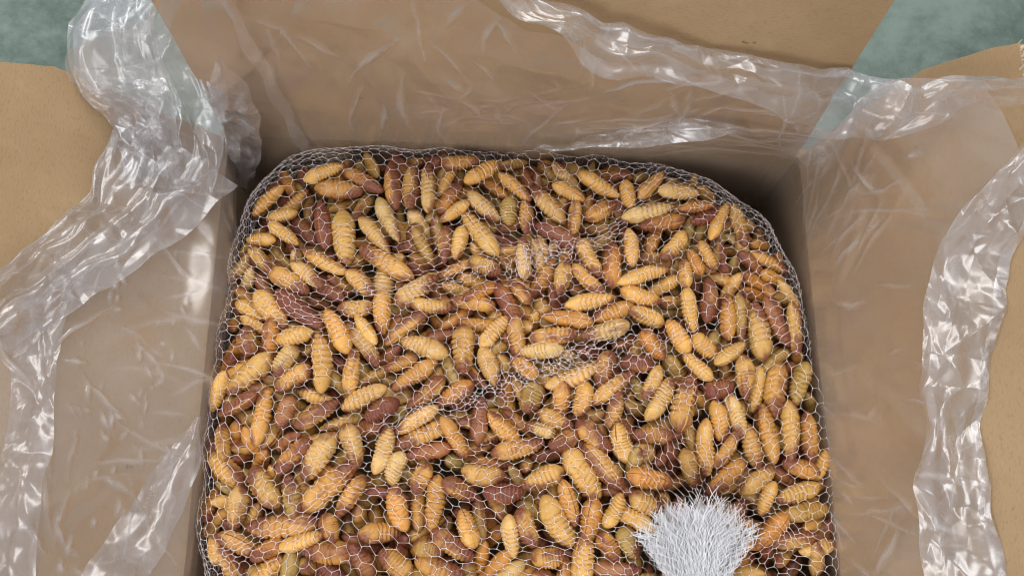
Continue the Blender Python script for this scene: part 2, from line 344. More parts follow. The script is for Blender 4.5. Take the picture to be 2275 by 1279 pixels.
# ------------------------------------------------------------------ where the pupae lie
DATA = """675,400,762,368,35,g0 760,378,850,425,38,m0 700,418,805,425,42,m0 815,348,835,388,26,g1 735,455,792,452,25,g2 712,445,725,555,41,p0 760,468,770,588,54,g0 782,482,822,440,32,t1 800,482,865,562,35,t0 840,440,885,535,38,t0 675,432,630,480,32,m1 665,482,678,535,38,p1 680,440,690,480,30,v2 620,422,572,468,30,g1 630,390,648,425,28,o1 660,392,672,402,22,p2 592,492,660,470,30,g0 598,492,662,542,32,g0 548,532,612,532,30,g0 554,548,602,602,30,g0 628,552,672,552,28,p1 625,580,650,585,32,p2 610,560,625,570,25,v2 665,560,650,598,28,t1 665,588,698,630,32,t0 672,555,768,608,32,g0 598,600,685,648,42,g0 570,600,535,630,28,t1 572,618,585,640,30,p1 702,615,740,642,35,p1 732,620,765,645,25,m1 772,600,830,655,38,g0 782,578,810,568,32,m1 802,550,918,620,41,g0 795,545,815,530,25,o2 690,550,705,545,28,v2 735,560,745,565,25,m2 538,570,550,590,25,t1 675,418,650,415,25,v2 802,372,795,380,20,v2 858,602,850,662,48,t1 868,360,878,465,38,m0 918,368,910,462,40,m0 950,370,952,472,35,t0 980,365,1068,358,38,o0 1032,405,1108,362,38,g0 1110,362,1168,358,28,g1 1022,410,975,472,38,o0 1042,448,975,492,28,g0 1040,428,1108,490,35,t0 978,422,1000,385,28,g1 970,370,970,385,25,p2 878,355,908,370,30,p1 898,342,938,368,22,t1 1070,410,1112,412,30,o1 1110,385,1180,445,30,g0 1095,435,1135,418,22,v2 1130,438,1130,502,38,v0 1168,445,1170,520,35,m0 1028,472,1105,568,44,g0 888,480,898,500,20,v2 925,475,922,495,38,t1 990,502,988,585,32,m0 1030,502,1010,575,38,g0 962,492,975,522,28,v1 918,505,962,588,32,v1 882,550,930,538,35,m1 1052,560,1082,560,32,g1 1042,578,1112,605,38,g0 1102,525,1140,548,28,p1 1162,525,1165,620,32,t0 1110,550,1140,560,30,m1 1115,582,1142,585,28,g1 918,590,942,602,30,p2 975,608,1028,590,28,m1 878,675,970,615,45,t0 1160,382,1178,398,30,p1 1058,468,1080,485,22,p2 1190,495,1200,515,25,p2 1138,518,1148,520,25,v2 1005,580,1020,585,25,p2 1058,538,1052,545,20,v2 1189,545,1200,572,25,t1 1205,372,1238,388,28,v1 1235,390,1282,402,32,t0 1228,408,1298,448,32,g0 1285,385,1375,438,38,g0 1182,418,1255,495,40,t0 1300,485,1368,452,42,g0 1282,445,1270,528,32,m0 1388,402,1402,462,35,g0 1418,442,1472,385,32,m0 1412,402,1445,380,30,v1 1480,408,1520,392,30,t1 1462,422,1550,430,38,t0 1382,485,1498,462,38,t0 1422,502,1520,488,35,o0 1362,448,1390,468,28,m1 1192,498,1282,542,38,p0 1202,530,1202,578,35,t1 1285,532,1332,615,40,g0 1360,538,1360,640,42,o0 1398,508,1405,592,35,t0 1472,578,1525,518,38,g0 1425,588,1470,558,38,g1 1428,545,1472,528,32,o1 1370,628,1482,595,35,g0 1272,590,1340,655,32,g0 1258,582,1240,655,38,g0 1220,600,1185,648,38,o1 1340,508,1315,505,30,v1 1378,492,1355,510,28,v2 1332,388,1360,395,30,p1 1398,390,1365,378,28,o1 1315,380,1305,382,22,v2 1310,445,1302,468,28,m1 1445,445,1465,445,28,o2 1385,592,1392,600,28,v2 1530,492,1530,528,28,v1 1180,402,1205,415,25,p1 1208,418,1228,420,22,p2 1312,555,1342,528,32,v1 1500,600,1502,615,25,v2 1212,592,1225,588,25,m2 1250,562,1240,560,25,p2 1520,578,1525,640,31,g0 1530,555,1558,612,35,o0 1554,535,1588,600,28,g0 1600,550,1600,588,32,m1 1616,452,1578,530,28,g0 1632,472,1652,525,32,g0 1550,422,1602,425,28,g1 1525,408,1558,415,25,v1 1522,465,1578,455,28,o0 1558,492,1598,475,32,p0 1548,520,1565,502,30,v1 1532,480,1532,522,28,v1 1500,485,1522,505,28,p1 1638,528,1665,558,32,t1 1655,572,1675,585,32,p1 1625,585,1640,602,22,v2 1600,600,1620,602,28,p1 1595,615,1610,618,22,m1 1638,615,1628,638,32,m1 1652,608,1692,632,32,o1 1688,502,1718,535,28,t1 1670,545,1710,538,28,o1 1655,495,1670,498,22,t1 1622,520,1638,535,25,t2 1688,552,1710,588,30,m1 1698,602,1728,628,30,o1 1722,572,1742,602,28,m1 1740,628,1752,662,28,t1 1705,642,1728,672,30,o1 1658,478,1678,488,25,v1 1628,452,1640,468,20,o1 1720,518,1726,552,22,t1 570,650,632,730,49,g0 532,672,585,708,35,g1 612,648,712,728,48,p0 698,628,758,662,32,p1 752,688,828,685,38,g0 548,708,598,742,30,g1 545,725,555,790,42,m0 604,732,599,782,38,o0 612,758,695,735,40,g0 692,668,710,668,30,p2 725,688,778,782,46,g0 782,728,842,810,38,t0 655,765,612,835,41,t0 710,742,718,872,45,g0 789,775,774,875,35,g0 605,785,508,875,50,g0 690,815,612,865,46,m0 514,792,501,838,38,o1 548,785,538,808,28,p2 484,840,488,898,32,g0 572,872,488,922,32,m0 595,860,568,990,38,g0 648,880,620,952,40,p0 672,870,735,898,35,g1 750,892,655,948,38,m0 732,832,752,852,30,v1 740,820,755,820,28,o2 750,805,760,810,30,p2 858,858,760,905,38,t0 618,880,638,885,30,v1 525,928,562,928,38,v1 798,855,848,828,32,v1 672,770,685,780,32,v2 642,715,660,718,28,p2 509,705,519,730,28,g1 762,780,775,782,25,p2 810,710,812,750,28,g0 678,800,690,795,30,v2 530,648,550,662,25,o1 480,912,475,942,25,g1 570,858,580,865,25,v2 848,642,850,742,40,g0 910,675,1002,685,32,g0 948,688,855,762,35,m0 935,710,908,732,22,p1 892,755,995,788,45,t0 952,730,1002,758,30,p1 965,718,985,718,28,o2 1030,720,1030,832,46,g0 1032,705,1075,728,35,o1 1000,665,1100,678,35,g0 1065,638,1071,665,32,o0 990,628,1025,650,30,t1 1105,632,1152,728,41,p0 1132,625,1180,672,32,m0 1068,770,1130,705,38,t0 1071,770,1102,855,40,t0 1090,785,1125,752,22,g1 1128,738,1168,762,40,m0 1115,795,1128,820,35,g1 878,768,862,798,38,p1 855,820,928,792,32,o0 970,802,872,865,38,m0 865,845,848,838,30,v1 988,838,910,905,39,m0 1052,850,972,898,38,o0 885,888,812,930,41,p0 972,902,882,962,38,t0 1071,882,1060,985,38,p0 1140,842,1112,888,32,o1 1128,882,1120,918,32,g1 892,915,880,925,25,v2 1000,725,1010,708,25,o1 985,810,995,812,28,v2 995,828,1008,828,28,p2 1098,698,1105,708,25,g1 1060,698,1072,698,25,o2 1025,648,1040,648,25,v2 970,658,982,658,28,o2 1012,902,1030,900,28,p1 1098,898,1105,898,25,v2 1018,928,1035,925,30,v1 1135,928,1150,928,28,o1 1238,645,1228,672,30,p1 1255,680,1368,660,38,g0 1318,710,1408,678,38,o0 1200,700,1318,715,38,o0 1378,645,1468,672,42,g0 1442,645,1492,632,32,g1 1405,695,1462,708,38,g0 1175,755,1282,740,40,g0 1292,748,1398,720,39,t0 1150,782,1250,775,38,t0 1140,792,1192,838,35,o0 1215,865,1328,815,38,t0 1288,778,1328,788,38,p1 1252,782,1270,790,28,g2 1355,780,1332,862,45,m0 1315,895,1408,825,35,g0 1378,805,1448,810,38,p0 1425,735,1475,798,38,o0 1192,850,1168,918,49,v0 1235,870,1252,918,41,m0 1305,848,1286,925,40,g0 1468,812,1432,888,32,g0 1418,842,1418,875,32,v1 1492,842,1438,935,42,g0 1350,885,1378,942,38,m0 1328,915,1312,932,32,g1 1195,915,1272,950,35,g0 1400,888,1418,918,32,v1 1168,695,1202,730,25,g1 1225,688,1248,688,32,p2 1278,640,1298,652,30,v1 1370,760,1390,765,28,p1 1212,820,1232,820,30,v1 1242,810,1252,810,25,v2 1462,688,1482,690,30,v2 1475,668,1498,672,30,t1 1480,772,1495,775,25,v2 1260,868,1272,872,25,p2 1140,842,1162,872,32,m1 1332,635,1345,640,28,v2 1525,638,1540,738,38,g0 1576,618,1572,715,38,m0 1615,652,1618,755,35,o0 1642,650,1648,758,28,v0 1485,710,1530,785,40,g0 1538,745,1590,792,39,g0 1578,758,1602,742,30,v1 1588,808,1655,762,32,g0 1678,672,1695,800,49,g0 1698,660,1752,768,38,p0 1760,672,1770,790,32,g0 1518,785,1582,845,35,g0 1480,802,1518,835,41,v1 1652,788,1658,888,41,g0 1732,805,1715,928,46,g0 1698,820,1748,778,28,v1 1690,812,1672,915,38,g1 1565,870,1630,862,41,p0 1618,842,1628,842,18,o2 1608,822,1622,825,25,m2 1536,832,1506,958,49,g0 1548,870,1562,895,32,m1 1752,818,1772,818,28,p1 1790,805,1765,898,38,v0 1590,888,1605,978,38,g0 1635,898,1635,950,38,t0 1695,898,1720,1028,38,o0 1752,890,1758,1025,38,g0 1792,915,1802,1028,38,o0 1795,892,1810,892,25,v1 1655,942,1685,1040,38,g0 1535,942,1535,990,28,v1 1770,788,1780,795,22,o1 1745,852,1755,855,20,v2 1652,648,1690,655,28,o1 1725,658,1742,662,25,v1 1620,955,1640,960,25,p2 725,948,765,938,30,g1 532,948,520,972,38,o1 495,960,495,1000,32,g0 518,1012,538,1015,32,p1 470,1005,538,1078,45,g0 598,1002,562,1035,32,o1 688,975,612,1052,39,m0 602,1030,614,1080,32,g1 680,992,708,965,25,g1 738,962,675,1065,50,t0 770,940,795,1038,45,t0 790,1028,668,1135,54,g0 560,1038,615,1128,46,g0 658,1048,678,1082,32,g1 658,1072,638,1135,41,v0 534,1080,520,1175,42,t0 542,1115,540,1130,25,p1 468,1085,458,1155,32,o1 490,1110,500,1120,28,g1 572,1125,552,1160,35,g1 548,1172,708,1162,52,m0 722,1140,742,1208,39,m0 808,1055,748,1148,40,g0 479,1182,490,1252,38,g0 508,1205,552,1215,40,m0 508,1172,515,1182,30,p1 548,1192,558,1195,25,v2 630,1202,558,1240,38,o0 618,1218,718,1188,32,g0 668,1218,790,1228,46,o0 780,1200,795,1205,30,p1 698,1142,710,1145,25,p2 655,1025,668,1022,30,p1 618,988,635,988,30,p1 498,1080,510,1082,28,v1 569,1285,614,1256,40,g0 656,1266,709,1248,40,v1 791,1221,817,1274,44,p0 846,1221,912,1282,51,m0 923,1240,1028,1282,42,o0 699,1264,754,1258,40,p1 501,1256,527,1261,37,m0 918,1213,986,1224,46,v0 767,1256,786,1264,32,v2 878,1221,899,1229,32,p1 612,1242,638,1242,34,t1 868,952,834,1052,41,t0 838,932,802,965,38,p1 998,942,885,988,38,g0 902,1010,1002,992,36,p0 988,960,1025,982,36,m0 892,1002,865,1075,41,t0 952,1030,920,1095,38,g0 892,1048,908,1052,32,v1 1000,1028,1025,1015,38,v1 1035,1002,1060,992,28,m1 976,1055,956,1180,41,o0 1002,1068,1040,1105,38,m0 1025,1048,1120,1062,41,g0 1095,935,1142,970,39,g0 1072,982,1102,960,32,m1 1092,1008,1208,982,38,g0 1058,1030,1125,1030,28,o1 872,1075,898,1180,44,m0 930,1095,930,1165,32,o1 1072,1092,1162,1095,42,p0 851,1150,844,1218,41,m0 1025,1132,1052,1218,41,g0 1060,1115,1068,1198,30,v1 990,1178,1018,1242,44,m0 1100,1155,1098,1218,32,o2 1132,1142,1140,1238,38,t0 1074,1212,1064,1255,32,o1 895,1182,890,1222,38,p1 912,1188,925,1188,25,g1 828,1090,840,1092,28,p1 1168,942,1235,965,32,t0 1282,935,1352,1005,41,m0 1368,932,1392,960,35,p1 1402,962,1360,1005,46,g0 1420,998,1430,998,49,t0 1405,965,1495,968,38,o0 1285,958,1222,995,41,o0 1258,995,1330,1108,55,g0 1298,985,1382,1085,49,m0 1158,1040,1182,1028,30,m1 1140,1055,1150,1058,25,t1 1202,1012,1212,1012,35,p1 1160,1080,1252,1042,46,g0 1378,1022,1440,1032,32,v0 1392,1052,1492,1075,41,o0 1250,1065,1275,1168,39,m0 1321,1105,1301,1210,46,o0 1205,1102,1270,1212,52,g0 1148,1130,1188,1215,41,m0 1385,1098,1348,1172,35,g0 1398,1098,1472,1140,44,g0 1388,1142,1420,1155,38,g0 1342,1085,1355,1090,30,p1 1465,1025,1480,1012,28,p1 1332,1182,1372,1245,38,o0 1380,1170,1415,1240,41,v0 1280,1200,1285,1212,28,t1 1180,1240,1255,1235,42,g0 1322,1222,1268,1265,46,g0 1258,1228,1270,1230,25,p1 1175,1112,1185,1115,28,v2 1482,1000,1492,1002,30,p1 1225,1192,1235,1195,28,p2 1350,1225,1362,1228,25,v2 1470,1102,1480,1110,25,o1 1568,930,1568,1055,40,g0 1642,955,1590,1038,32,m0 1522,995,1542,1080,38,v0 1532,975,1538,988,22,v1 1655,1022,1575,1095,39,o0 1720,1038,1648,1095,38,g0 1719,1068,1689,1142,30,g0 1722,1055,1762,1055,38,p1 1742,1025,1820,1052,38,o0 1828,1008,1825,1045,30,g0 1728,1110,1820,1078,38,g0 1828,1065,1828,1100,25,o1 1742,1145,1838,1128,39,v0 1752,1140,1682,1218,41,o0 1788,1178,1858,1152,32,g0 1748,1202,1788,1190,38,m0 1778,1222,1852,1208,35,g0 1712,1230,1772,1228,30,v1 1702,1220,1712,1225,25,p1 1838,1188,1848,1188,25,o1 1660,1205,1675,1208,30,o1 1660,1092,1670,1095,20,t1 1790,1248,1835,1235,28,t0 1640,1240,1660,1242,35,o1 1828,992,1838,995,25,o1"""
rows = [r.split(',') for r in DATA.split()]
PX = np.array([[float(v) for v in r[:5]] for r in rows]); TONE = [r[5][0] for r in rows]; LAY = np.array([int(r[5][1]) for r in rows])
n0 = len(rows)
wid = np.clip(PX[:, 4]*0.415/FPX, 0.0068, 0.0128)
dep = wid*0.5+np.array([0.0, 0.0068, 0.0125])[LAY]
E0 = hit_sack(PX[:, 0], PX[:, 1], dep); E1 = hit_sack(PX[:, 2], PX[:, 3], dep)
ctr = (E0+E1)/2; ax = E1-E0; ln = np.linalg.norm(ax, axis=1)
for i in range(n0):
    if ln[i] < 0.014:                     # mostly hidden ones: only an end shows
        a = ax[i]/max(ln[i], 1e-6); a = a + rng.normal(size=3)*0.5; a[2] -= 0.5
        a /= np.linalg.norm(a); ax[i] = a; L_ = rng.uniform(0.019, 0.024)
        if LAY[i] > 0: ctr[i] = ctr[i] + a*(L_-ln[i])*0.25; ctr[i][2] -= 0.002
        elif ln[i] < 0.006: ax[i] = a = np.array([0.25, -0.2, -0.95])/1.0; a /= np.linalg.norm(a); ctr[i] = ctr[i]+a*L_*0.45
        ln[i] = L_
    else:
        ax[i] /= ln[i]
        if LAY[i] > 0 and ln[i] < 0.02: ln[i] = rng.uniform(0.019, 0.023)
        ln[i] = min(ln[i], 0.0325)
    ax[i] /= np.linalg.norm(ax[i])
# deeper ones that fill the sack
nf = 1040
th = rng.uniform(-math.pi, math.pi, nf); qq = np.sqrt(rng.uniform(0, 0.95, nf))
fx = SC[0]+qq*Rphi(th)*np.cos(th); fy = SC[1]+qq*Rphi(th)*np.sin(th)
fd = rng.uniform(0.0145, 0.031, nf)
fd[:210] = rng.uniform(0.005, 0.012, 210); fx[:210] = rng.uniform(-0.135, 0.135, 210); fy[:210] = rng.uniform(-0.102, -0.030, 210)
keep = qof(fx, fy) < 0.97; fx, fy, fd = fx[keep], fy[keep], fd[keep]; nf = len(fx)
fc = np.c_[fx, fy, np.maximum(ztop(fx, fy)-fd, -0.06)]
fa = rng.normal(size=(nf, 3)); fa[:, 2] *= 0.45; fa /= np.linalg.norm(fa, axis=1)[:, None]
c_all = np.vstack([ctr, fc]); a_all = np.vstack([ax, fa]); l_all = np.r_[ln, rng.uniform(0.021, 0.027, nf)]; w_all = np.r_[wid, rng.uniform(0.008, 0.0105, nf)]
N = len(c_all); lay = np.r_[LAY, np.full(nf, 3)]
hh = np.maximum(l_all-w_all, 0.004)/2*0.98; rr = w_all/2*0.86
P0, P1 = c_all-a_all*hh[:, None], c_all+a_all*hh[:, None]
T0, T1 = P0.copy(), P1.copy()
mass = np.array([6.0, 3.0, 1.6, 1.0])[lay]; stiff = np.array([0.35, 0.18, 0.08, 0.02])[lay]
for it in range(46):
    cc = (P0+P1)/2
    if it % 6 == 0:
        D2 = ((cc[:, None, :]-cc[None, :, :])**2).sum(2); I, J = np.nonzero(np.triu(D2 < 0.034**2, 1))
    p, q = P0[I], P0[J]; u, v = P1[I]-p, P1[J]-q; w0 = p-q
    a = (u*u).sum(1); b = (u*v).sum(1); c = (v*v).sum(1); d = (u*w0).sum(1); e_ = (v*w0).sum(1)
    den = a*c-b*b+1e-12
    s = np.clip((b*e_-c*d)/den, 0, 1); t = np.clip((b*s+e_)/c, 0, 1); s = np.clip((b*t-d)/a, 0, 1)
    dv = (p+u*s[:, None])-(q+v*t[:, None]); dist = np.linalg.norm(dv, axis=1)+1e-9
    pen = rr[I]+rr[J]-dist; m = pen > 0
    I_, J_, s, t = I[m], J[m], s[m], t[m]; nrm = dv[m]/dist[m][:, None]; pen = pen[m]
    nrm[:, 2] += 0.25*np.sign(lay[J_]-lay[I_]+0.0)      # the ones seen on top stay on top
    nrm /= np.linalg.norm(nrm, axis=1)[:, None]
    wi, wj = 1/mass[I_], 1/mass[J_]; k = 0.5*pen/(wi+wj)
    di = nrm*(k*wi)[:, None]; dj = -nrm*(k*wj)[:, None]
    cnt = np.ones(N); np.add.at(cnt, I_, 0.35); np.add.at(cnt, J_, 0.35)
    for A, idx, dd, par in ((P0, I_, di, 1-s), (P1, I_, di, s), (P0, J_, dj, 1-t), (P1, J_, dj, t)):
        np.add.at(A, idx, dd*(par/cnt[idx])[:, None]*1.4)
    for A, T in ((P0, T0), (P1, T1)):
        # stay on the sight line of the place in the picture, depth is free
        ray = T-CAM; tt = (A[:, 2]-CAM[2])/ray[:, 2]; tgt = CAM+ray*tt[:, None]
        A += (tgt-A)*stiff[:, None]
        A[:, 2] += (T[:, 2]-A[:, 2])*stiff*0.5
        zt = ztop(A[:, 0], A[:, 1])-rr*1.08
        over = A[:, 2]-zt
        bad = (over > 0) & (over < 0.06); A[bad, 2] -= over[bad]*0.7
        dx = A[:, :2]-SC; ph = np.arctan2(dx[:, 1], dx[:, 0]); rd = np.hypot(dx[:, 0], dx[:, 1]); lim = Rphi(ph)-rr*1.05
        f_ = np.where(rd > lim, lim/np.maximum(rd, 1e-6), 1.0); A[:, :2] = SC+dx*f_[:, None]
    d = P1-P0; L_ = np.linalg.norm(d, axis=1)+1e-9; cor = d*((L_-2*hh)/L_/2)[:, None]; P0 += cor; P1 -= cor
c_all = (P0+P1)/2; a_all = (P1-P0)/np.linalg.norm(P1-P0, axis=1)[:, None]

# ------------------------------------------------------------------ pupa bodies
def pupa_mesh(name, seed, nu=60, nv=26):
    """one pupa, length 1 along X (rounded head at -0.5, tapering ringed abdomen to +0.5), diameter 1"""
    r = np.random.default_rng(seed)
    t = np.linspace(0, 1, nu); t = 0.5-0.5*np.cos(np.pi*np.clip(t*0.94+0.03, 0, 1)); t = (t-t[0])/(t[-1]-t[0])
    hp, tp = r.uniform(0.42, 0.55), r.uniform(0.62, 0.85)
    mxp = r.uniform(0.36, 0.5)
    base = np.where(t < mxp, 1-(1-np.clip(t/mxp, 0, 1))**(1/hp+0.35), (1-np.clip((t-mxp)/(1-mxp), 0, 1)**(2.1+r.uniform(0, .8)))**tp)
    base = np.where(t < mxp, base**0.62, base**r.uniform(0.62, 0.85))
    base[0] = 0.03; base[-1] = 0.03
    nseg = r.integers(8, 11); s0 = r.uniform(0.16, 0.36)
    phs = (t-s0)/(1.02-s0)*nseg; ring = np.abs(np.sin(np.pi*phs))**0.55
    act = np.clip((t-s0)/0.08, 0, 1)*np.clip((1-t)/0.06, 0, 1)
    amp = r.uniform(0.11, 0.19)
    seg_id = np.floor(phs).astype(int)
    bul = r.normal(size=40)*0.028
    R = base*(1-amp*act*(1-ring)+act*bul[np.clip(seg_id, 0, 39)]*ring)
    for g_ in (r.uniform(0.08, 0.14), r.uniform(0.19, 0.27)):
        R *= 1-0.06*np.exp(-((t-g_)/0.012)**2)
    v = np.linspace(0, 2*np.pi, nv, endpoint=False)
    bend = r.uniform(-0.16, 0.16); bz = r.uniform(-0.05, 0.09)
    flat = r.uniform(0.86, 0.98)
    T, Vv = np.meshgrid(t, v, indexing='ij'); RR = np.repeat(R[:, None], nv, 1)
    # ring grooves waver round the body, side bulges, wing cases at the front
    X = T-0.5
    Y = np.cos(Vv)*RR*0.5; Zz = np.sin(Vv)*RR*0.5*flat
    S = np.stack([X*2.2, Y*1.3, Zz*1.3], -1)
    l = value_noise(S*0.55, seed+5)*0.045+value_noise(S*1.5, seed+6)*0.022
    wave = 0.03*np.sin(Vv*2+r.uniform(0, 6))+0.02*np.sin(Vv*3+r.uniform(0, 6))
    phw = (T+wave*act[:, None]-s0)/(1.02-s0)*nseg
    l = l-0.12*act[:, None]*np.exp(-((np.abs(((phw+0.5) % 1.0)-0.5))/0.13)**2)
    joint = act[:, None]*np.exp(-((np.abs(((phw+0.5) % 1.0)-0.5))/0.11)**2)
    wing = np.exp(-((T-0.32)/0.16)**2)*(0.05*np.cos(2*(Vv-np.pi*0.5)))
    k = 1+l+wing
    dent = r.uniform(0, 1)
    if dent > 0.6:
        da = r.uniform(0, 6.28); dt = r.uniform(0.3, 0.7)
        k = k-r.uniform(0.10, 0.28)*np.exp(-((T-dt)/0.16)**2)*np.clip(np.cos(Vv-da), 0, 1)**2
    Y, Zz = Y*k, Zz*k
    Y = Y+bend*((T-0.5)**2*4-0.33); Zz = Zz+bz*((T-0.5)**2*4-0.33)
    V = np.stack([X, Y, Zz], -1).reshape(-1, 3)
    F = []
    for i in range(nu-1):
        for j in range(nv):
            j2 = (j+1) % nv; F.append((i*nv+j, i*nv+j2, (i+1)*nv+j2, (i+1)*nv+j))
    F.append(tuple(range(nv-1, -1, -1))); F.append(tuple((nu-1)*nv+j for j in range(nv)))
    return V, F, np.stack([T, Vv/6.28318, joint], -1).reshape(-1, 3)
def set_uv(me, uvv):
    uvl = me.uv_layers.new(name='UVMap'); li = np.zeros(len(me.loops), int); me.loops.foreach_get('vertex_index', li)
    uvl.data.foreach_set('uv', uvv[li, :2].ravel())
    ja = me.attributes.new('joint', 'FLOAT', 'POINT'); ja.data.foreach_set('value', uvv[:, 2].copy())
NVAR = 18
PM = []
for k in range(NVAR):
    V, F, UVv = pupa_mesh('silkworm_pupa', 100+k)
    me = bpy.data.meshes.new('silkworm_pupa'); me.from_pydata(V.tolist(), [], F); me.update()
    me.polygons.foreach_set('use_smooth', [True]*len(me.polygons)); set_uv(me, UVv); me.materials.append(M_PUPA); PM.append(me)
TONES = {'g': ((0.64, 0.345, 0.090), 0.10), 't': ((0.64, 0.385, 0.130), 0.08), 'm': ((0.60, 0.305, 0.080), 0.46),
         'o': ((0.52, 0.235, 0.050), 0.27), 'p': ((0.34, 0.135, 0.050), 0.62), 'v': ((0.40, 0.235, 0.062), 0.16)}
def tone(k, r):
    c, p = TONES[k]; f = r.uniform(0.86, 1.1); g_ = r.uniform(0.92, 1.08)
    return (c[0]*f, c[1]*f*g_, c[2]*f*g_**2), max(0, p+r.uniform(-0.06, 0.09))
def frame(a, roll):
    a = Vector(a).normalized(); up = Vector((0, 0, 1)) if abs(a.z) < 0.95 else Vector((0, 1, 0))
    y = up.cross(a).normalized(); z = a.cross(y)
    return Matrix((a, y, z)).transposed() @ Matrix.Rotation(roll, 3, 'X')
score = np.where(LAY == 0, 1e3, np.where(LAY == 1, 100, 0))+PX[:, 4]*np.hypot(PX[:, 2]-PX[:, 0], PX[:, 3]-PX[:, 1])/1e3
singles = set(np.argsort(-score)[:300].tolist())
pr = random.Random(5)
PUP = []
def_l = 1.04
for i in sorted(singles):
    o = bpy.data.objects.new('silkworm_pupa', PM[pr.randrange(NVAR)]); C.objects.link(o)
    flip = pr.random() < 0.35
    Rm = frame(-a_all[i] if flip else a_all[i], pr.uniform(0, 6.28)).to_4x4()
    S = Matrix.Diagonal((l_all[i]*def_l, w_all[i]*1.05, w_all[i]*1.05, 1))
    o.matrix_world = Matrix.Translation(Vector(c_all[i])) @ Rm @ S
    col, pu = tone(TONE[i], pr)
    o['tone_colour'] = col; o['purple'] = pu; o['seed'] = pr.random()
    o['category'] = 'pupa'; o['group'] = 'silkworm pupae packed in the net sack'
    PUP.append((o, i))
# all the deeper ones, too hidden to pick apart
vv, ff, uvs, tcs, pus, sds = [], [], [], [], [], []
LOW = [pupa_mesh('low', 300+k, 26, 12) for k in range(8)]
base_i = 0
for i in range(N):
    if i in singles: continue
    V, F, UVv = LOW[pr.randrange(8)]
    Rm = np.array(frame(a_all[i], pr.uniform(0, 6.28)))
    W = (V*np.array([l_all[i]*def_l, w_all[i]*1.04, w_all[i]*1.04])) @ Rm.T + c_all[i]
    k = TONE[i] if i < n0 else pr.choice('ggtmmoopvvg')
    col, pu = tone(k, pr)
    vv.append(W); ff += [tuple(x+base_i for x in f) for f in F]; base_i += len(V); uvs.append(UVv)
    tcs.append(np.tile((*col, 1.0), (len(V), 1))); pus.append(np.full(len(V), pu)); sds.append(np.full(len(V), pr.random()))
deep = mesh_obj('silkworm_pupae', np.vstack(vv), ff, M_PUPAE, kind='stuff')
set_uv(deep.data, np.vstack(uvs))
a_ = deep.data.attributes.new('tone_colour', 'FLOAT_COLOR', 'POINT'); a_.data.foreach_set('color', np.vstack(tcs).ravel())
a_ = deep.data.attributes.new('purple', 'FLOAT', 'POINT'); a_.data.foreach_set('value', np.concatenate(pus))
a_ = deep.data.attributes.new('seed', 'FLOAT', 'POINT'); a_.data.foreach_set('value', np.concatenate(sds))
deep['label'] = 'mass of half hidden pupae lying beneath the top layer in the net'; deep['category'] = 'pupae'
# ------------------------------------------------------------------ net
def tubes(paths, radii, sides=4):
    """all polylines (list of (k,3)) as thin tubes; radii list of (k,)"""
    V, F = [], []; b = 0
    ca = np.cos(np.arange(sides)*2*np.pi/sides); sa = np.sin(np.arange(sides)*2*np.pi/sides)
    for P, r in zip(paths, radii):
        k = len(P); T = np.gradient(P, axis=0); T /= np.linalg.norm(T, axis=1)[:, None]+1e-12
        ref = np.array([0.31, 0.22, 0.92]); n = np.cross(T, ref); n /= np.linalg.norm(n, axis=1)[:, None]+1e-9; m = np.cross(T, n)
        V.append((P[:, None, :]+(n[:, None, :]*ca[None, :, None]+m[:, None, :]*sa[None, :, None])*r[:, None, None]).reshape(-1, 3))
        i = np.arange(k-1)[:, None]*sides; j = np.arange(sides)[None, :]; j2 = (j+1) % sides
        F.append(np.stack([b+i+j, b+i+j2, b+i+sides+j2, b+i+sides+j], -1).reshape(-1, 4)); b += k*sides
    return np.vstack(V), np.vstack(F)
# height of the pupae under the net, on a 1 mm grid
GX, GY, GS = -0.16, -0.13, 0.001
Hm = np.full((330, 330), -0.2)
tt = np.linspace(-1, 1, 9)
for i in range(N):
    for s_ in tt:
        c = c_all[i]+a_all[i]*(s_*hh[i]); r = w_all[i]/2*(1.0-0.25*abs(s_)**3)
        ix, iy = int((c[0]-GX)/GS), int((c[1]-GY)/GS); k = int(r/GS)+1
        x0, x1, y0, y1 = max(ix-k, 0), min(ix+k+1, 330), max(iy-k, 0), min(iy+k+1, 330)
        if x1 <= x0 or y1 <= y0: continue
        xs = GX+np.arange(x0, x1)*GS-c[0]; ys = GY+np.arange(y0, y1)*GS-c[1]
        d2 = r*r-xs[:, None]**2-ys[None, :]**2
        Hm[x0:x1, y0:y1] = np.maximum(Hm[x0:x1, y0:y1], np.where(d2 > 0, c[2]+np.sqrt(np.maximum(d2, 0)), -0.2))
def maxf(A, r):
    B = A.copy()
    for dx in range(-r, r+1):
        for dy in range(-r, r+1):
            if dx*dx+dy*dy <= r*r: B = np.maximum(B, np.roll(np.roll(A, dx, 0), dy, 1))
    return B
def blur(A, r):
    k = np.hanning(2*r+3)[1:-1]; k /= k.sum()
    A = np.apply_along_axis(lambda x: np.convolve(x, k, 'same'), 0, A); return np.apply_along_axis(lambda x: np.convolve(x, k, 'same'), 1, A)
Hn = blur(maxf(Hm, 2), 4)
Hn = np.maximum(Hn, Hm+0.0003)
Hn = blur(Hn, 1)
def hnet(x, y):
    fx_ = np.clip((x-GX)/GS, 0, 328); fy_ = np.clip((y-GY)/GS, 0, 328); i = fx_.astype(int); j = fy_.astype(int); a = fx_-i; b = fy_-j
    return Hn[i, j]*(1-a)*(1-b)+Hn[i+1, j]*a*(1-b)+Hn[i, j+1]*(1-a)*b+Hn[i+1, j+1]*a*b
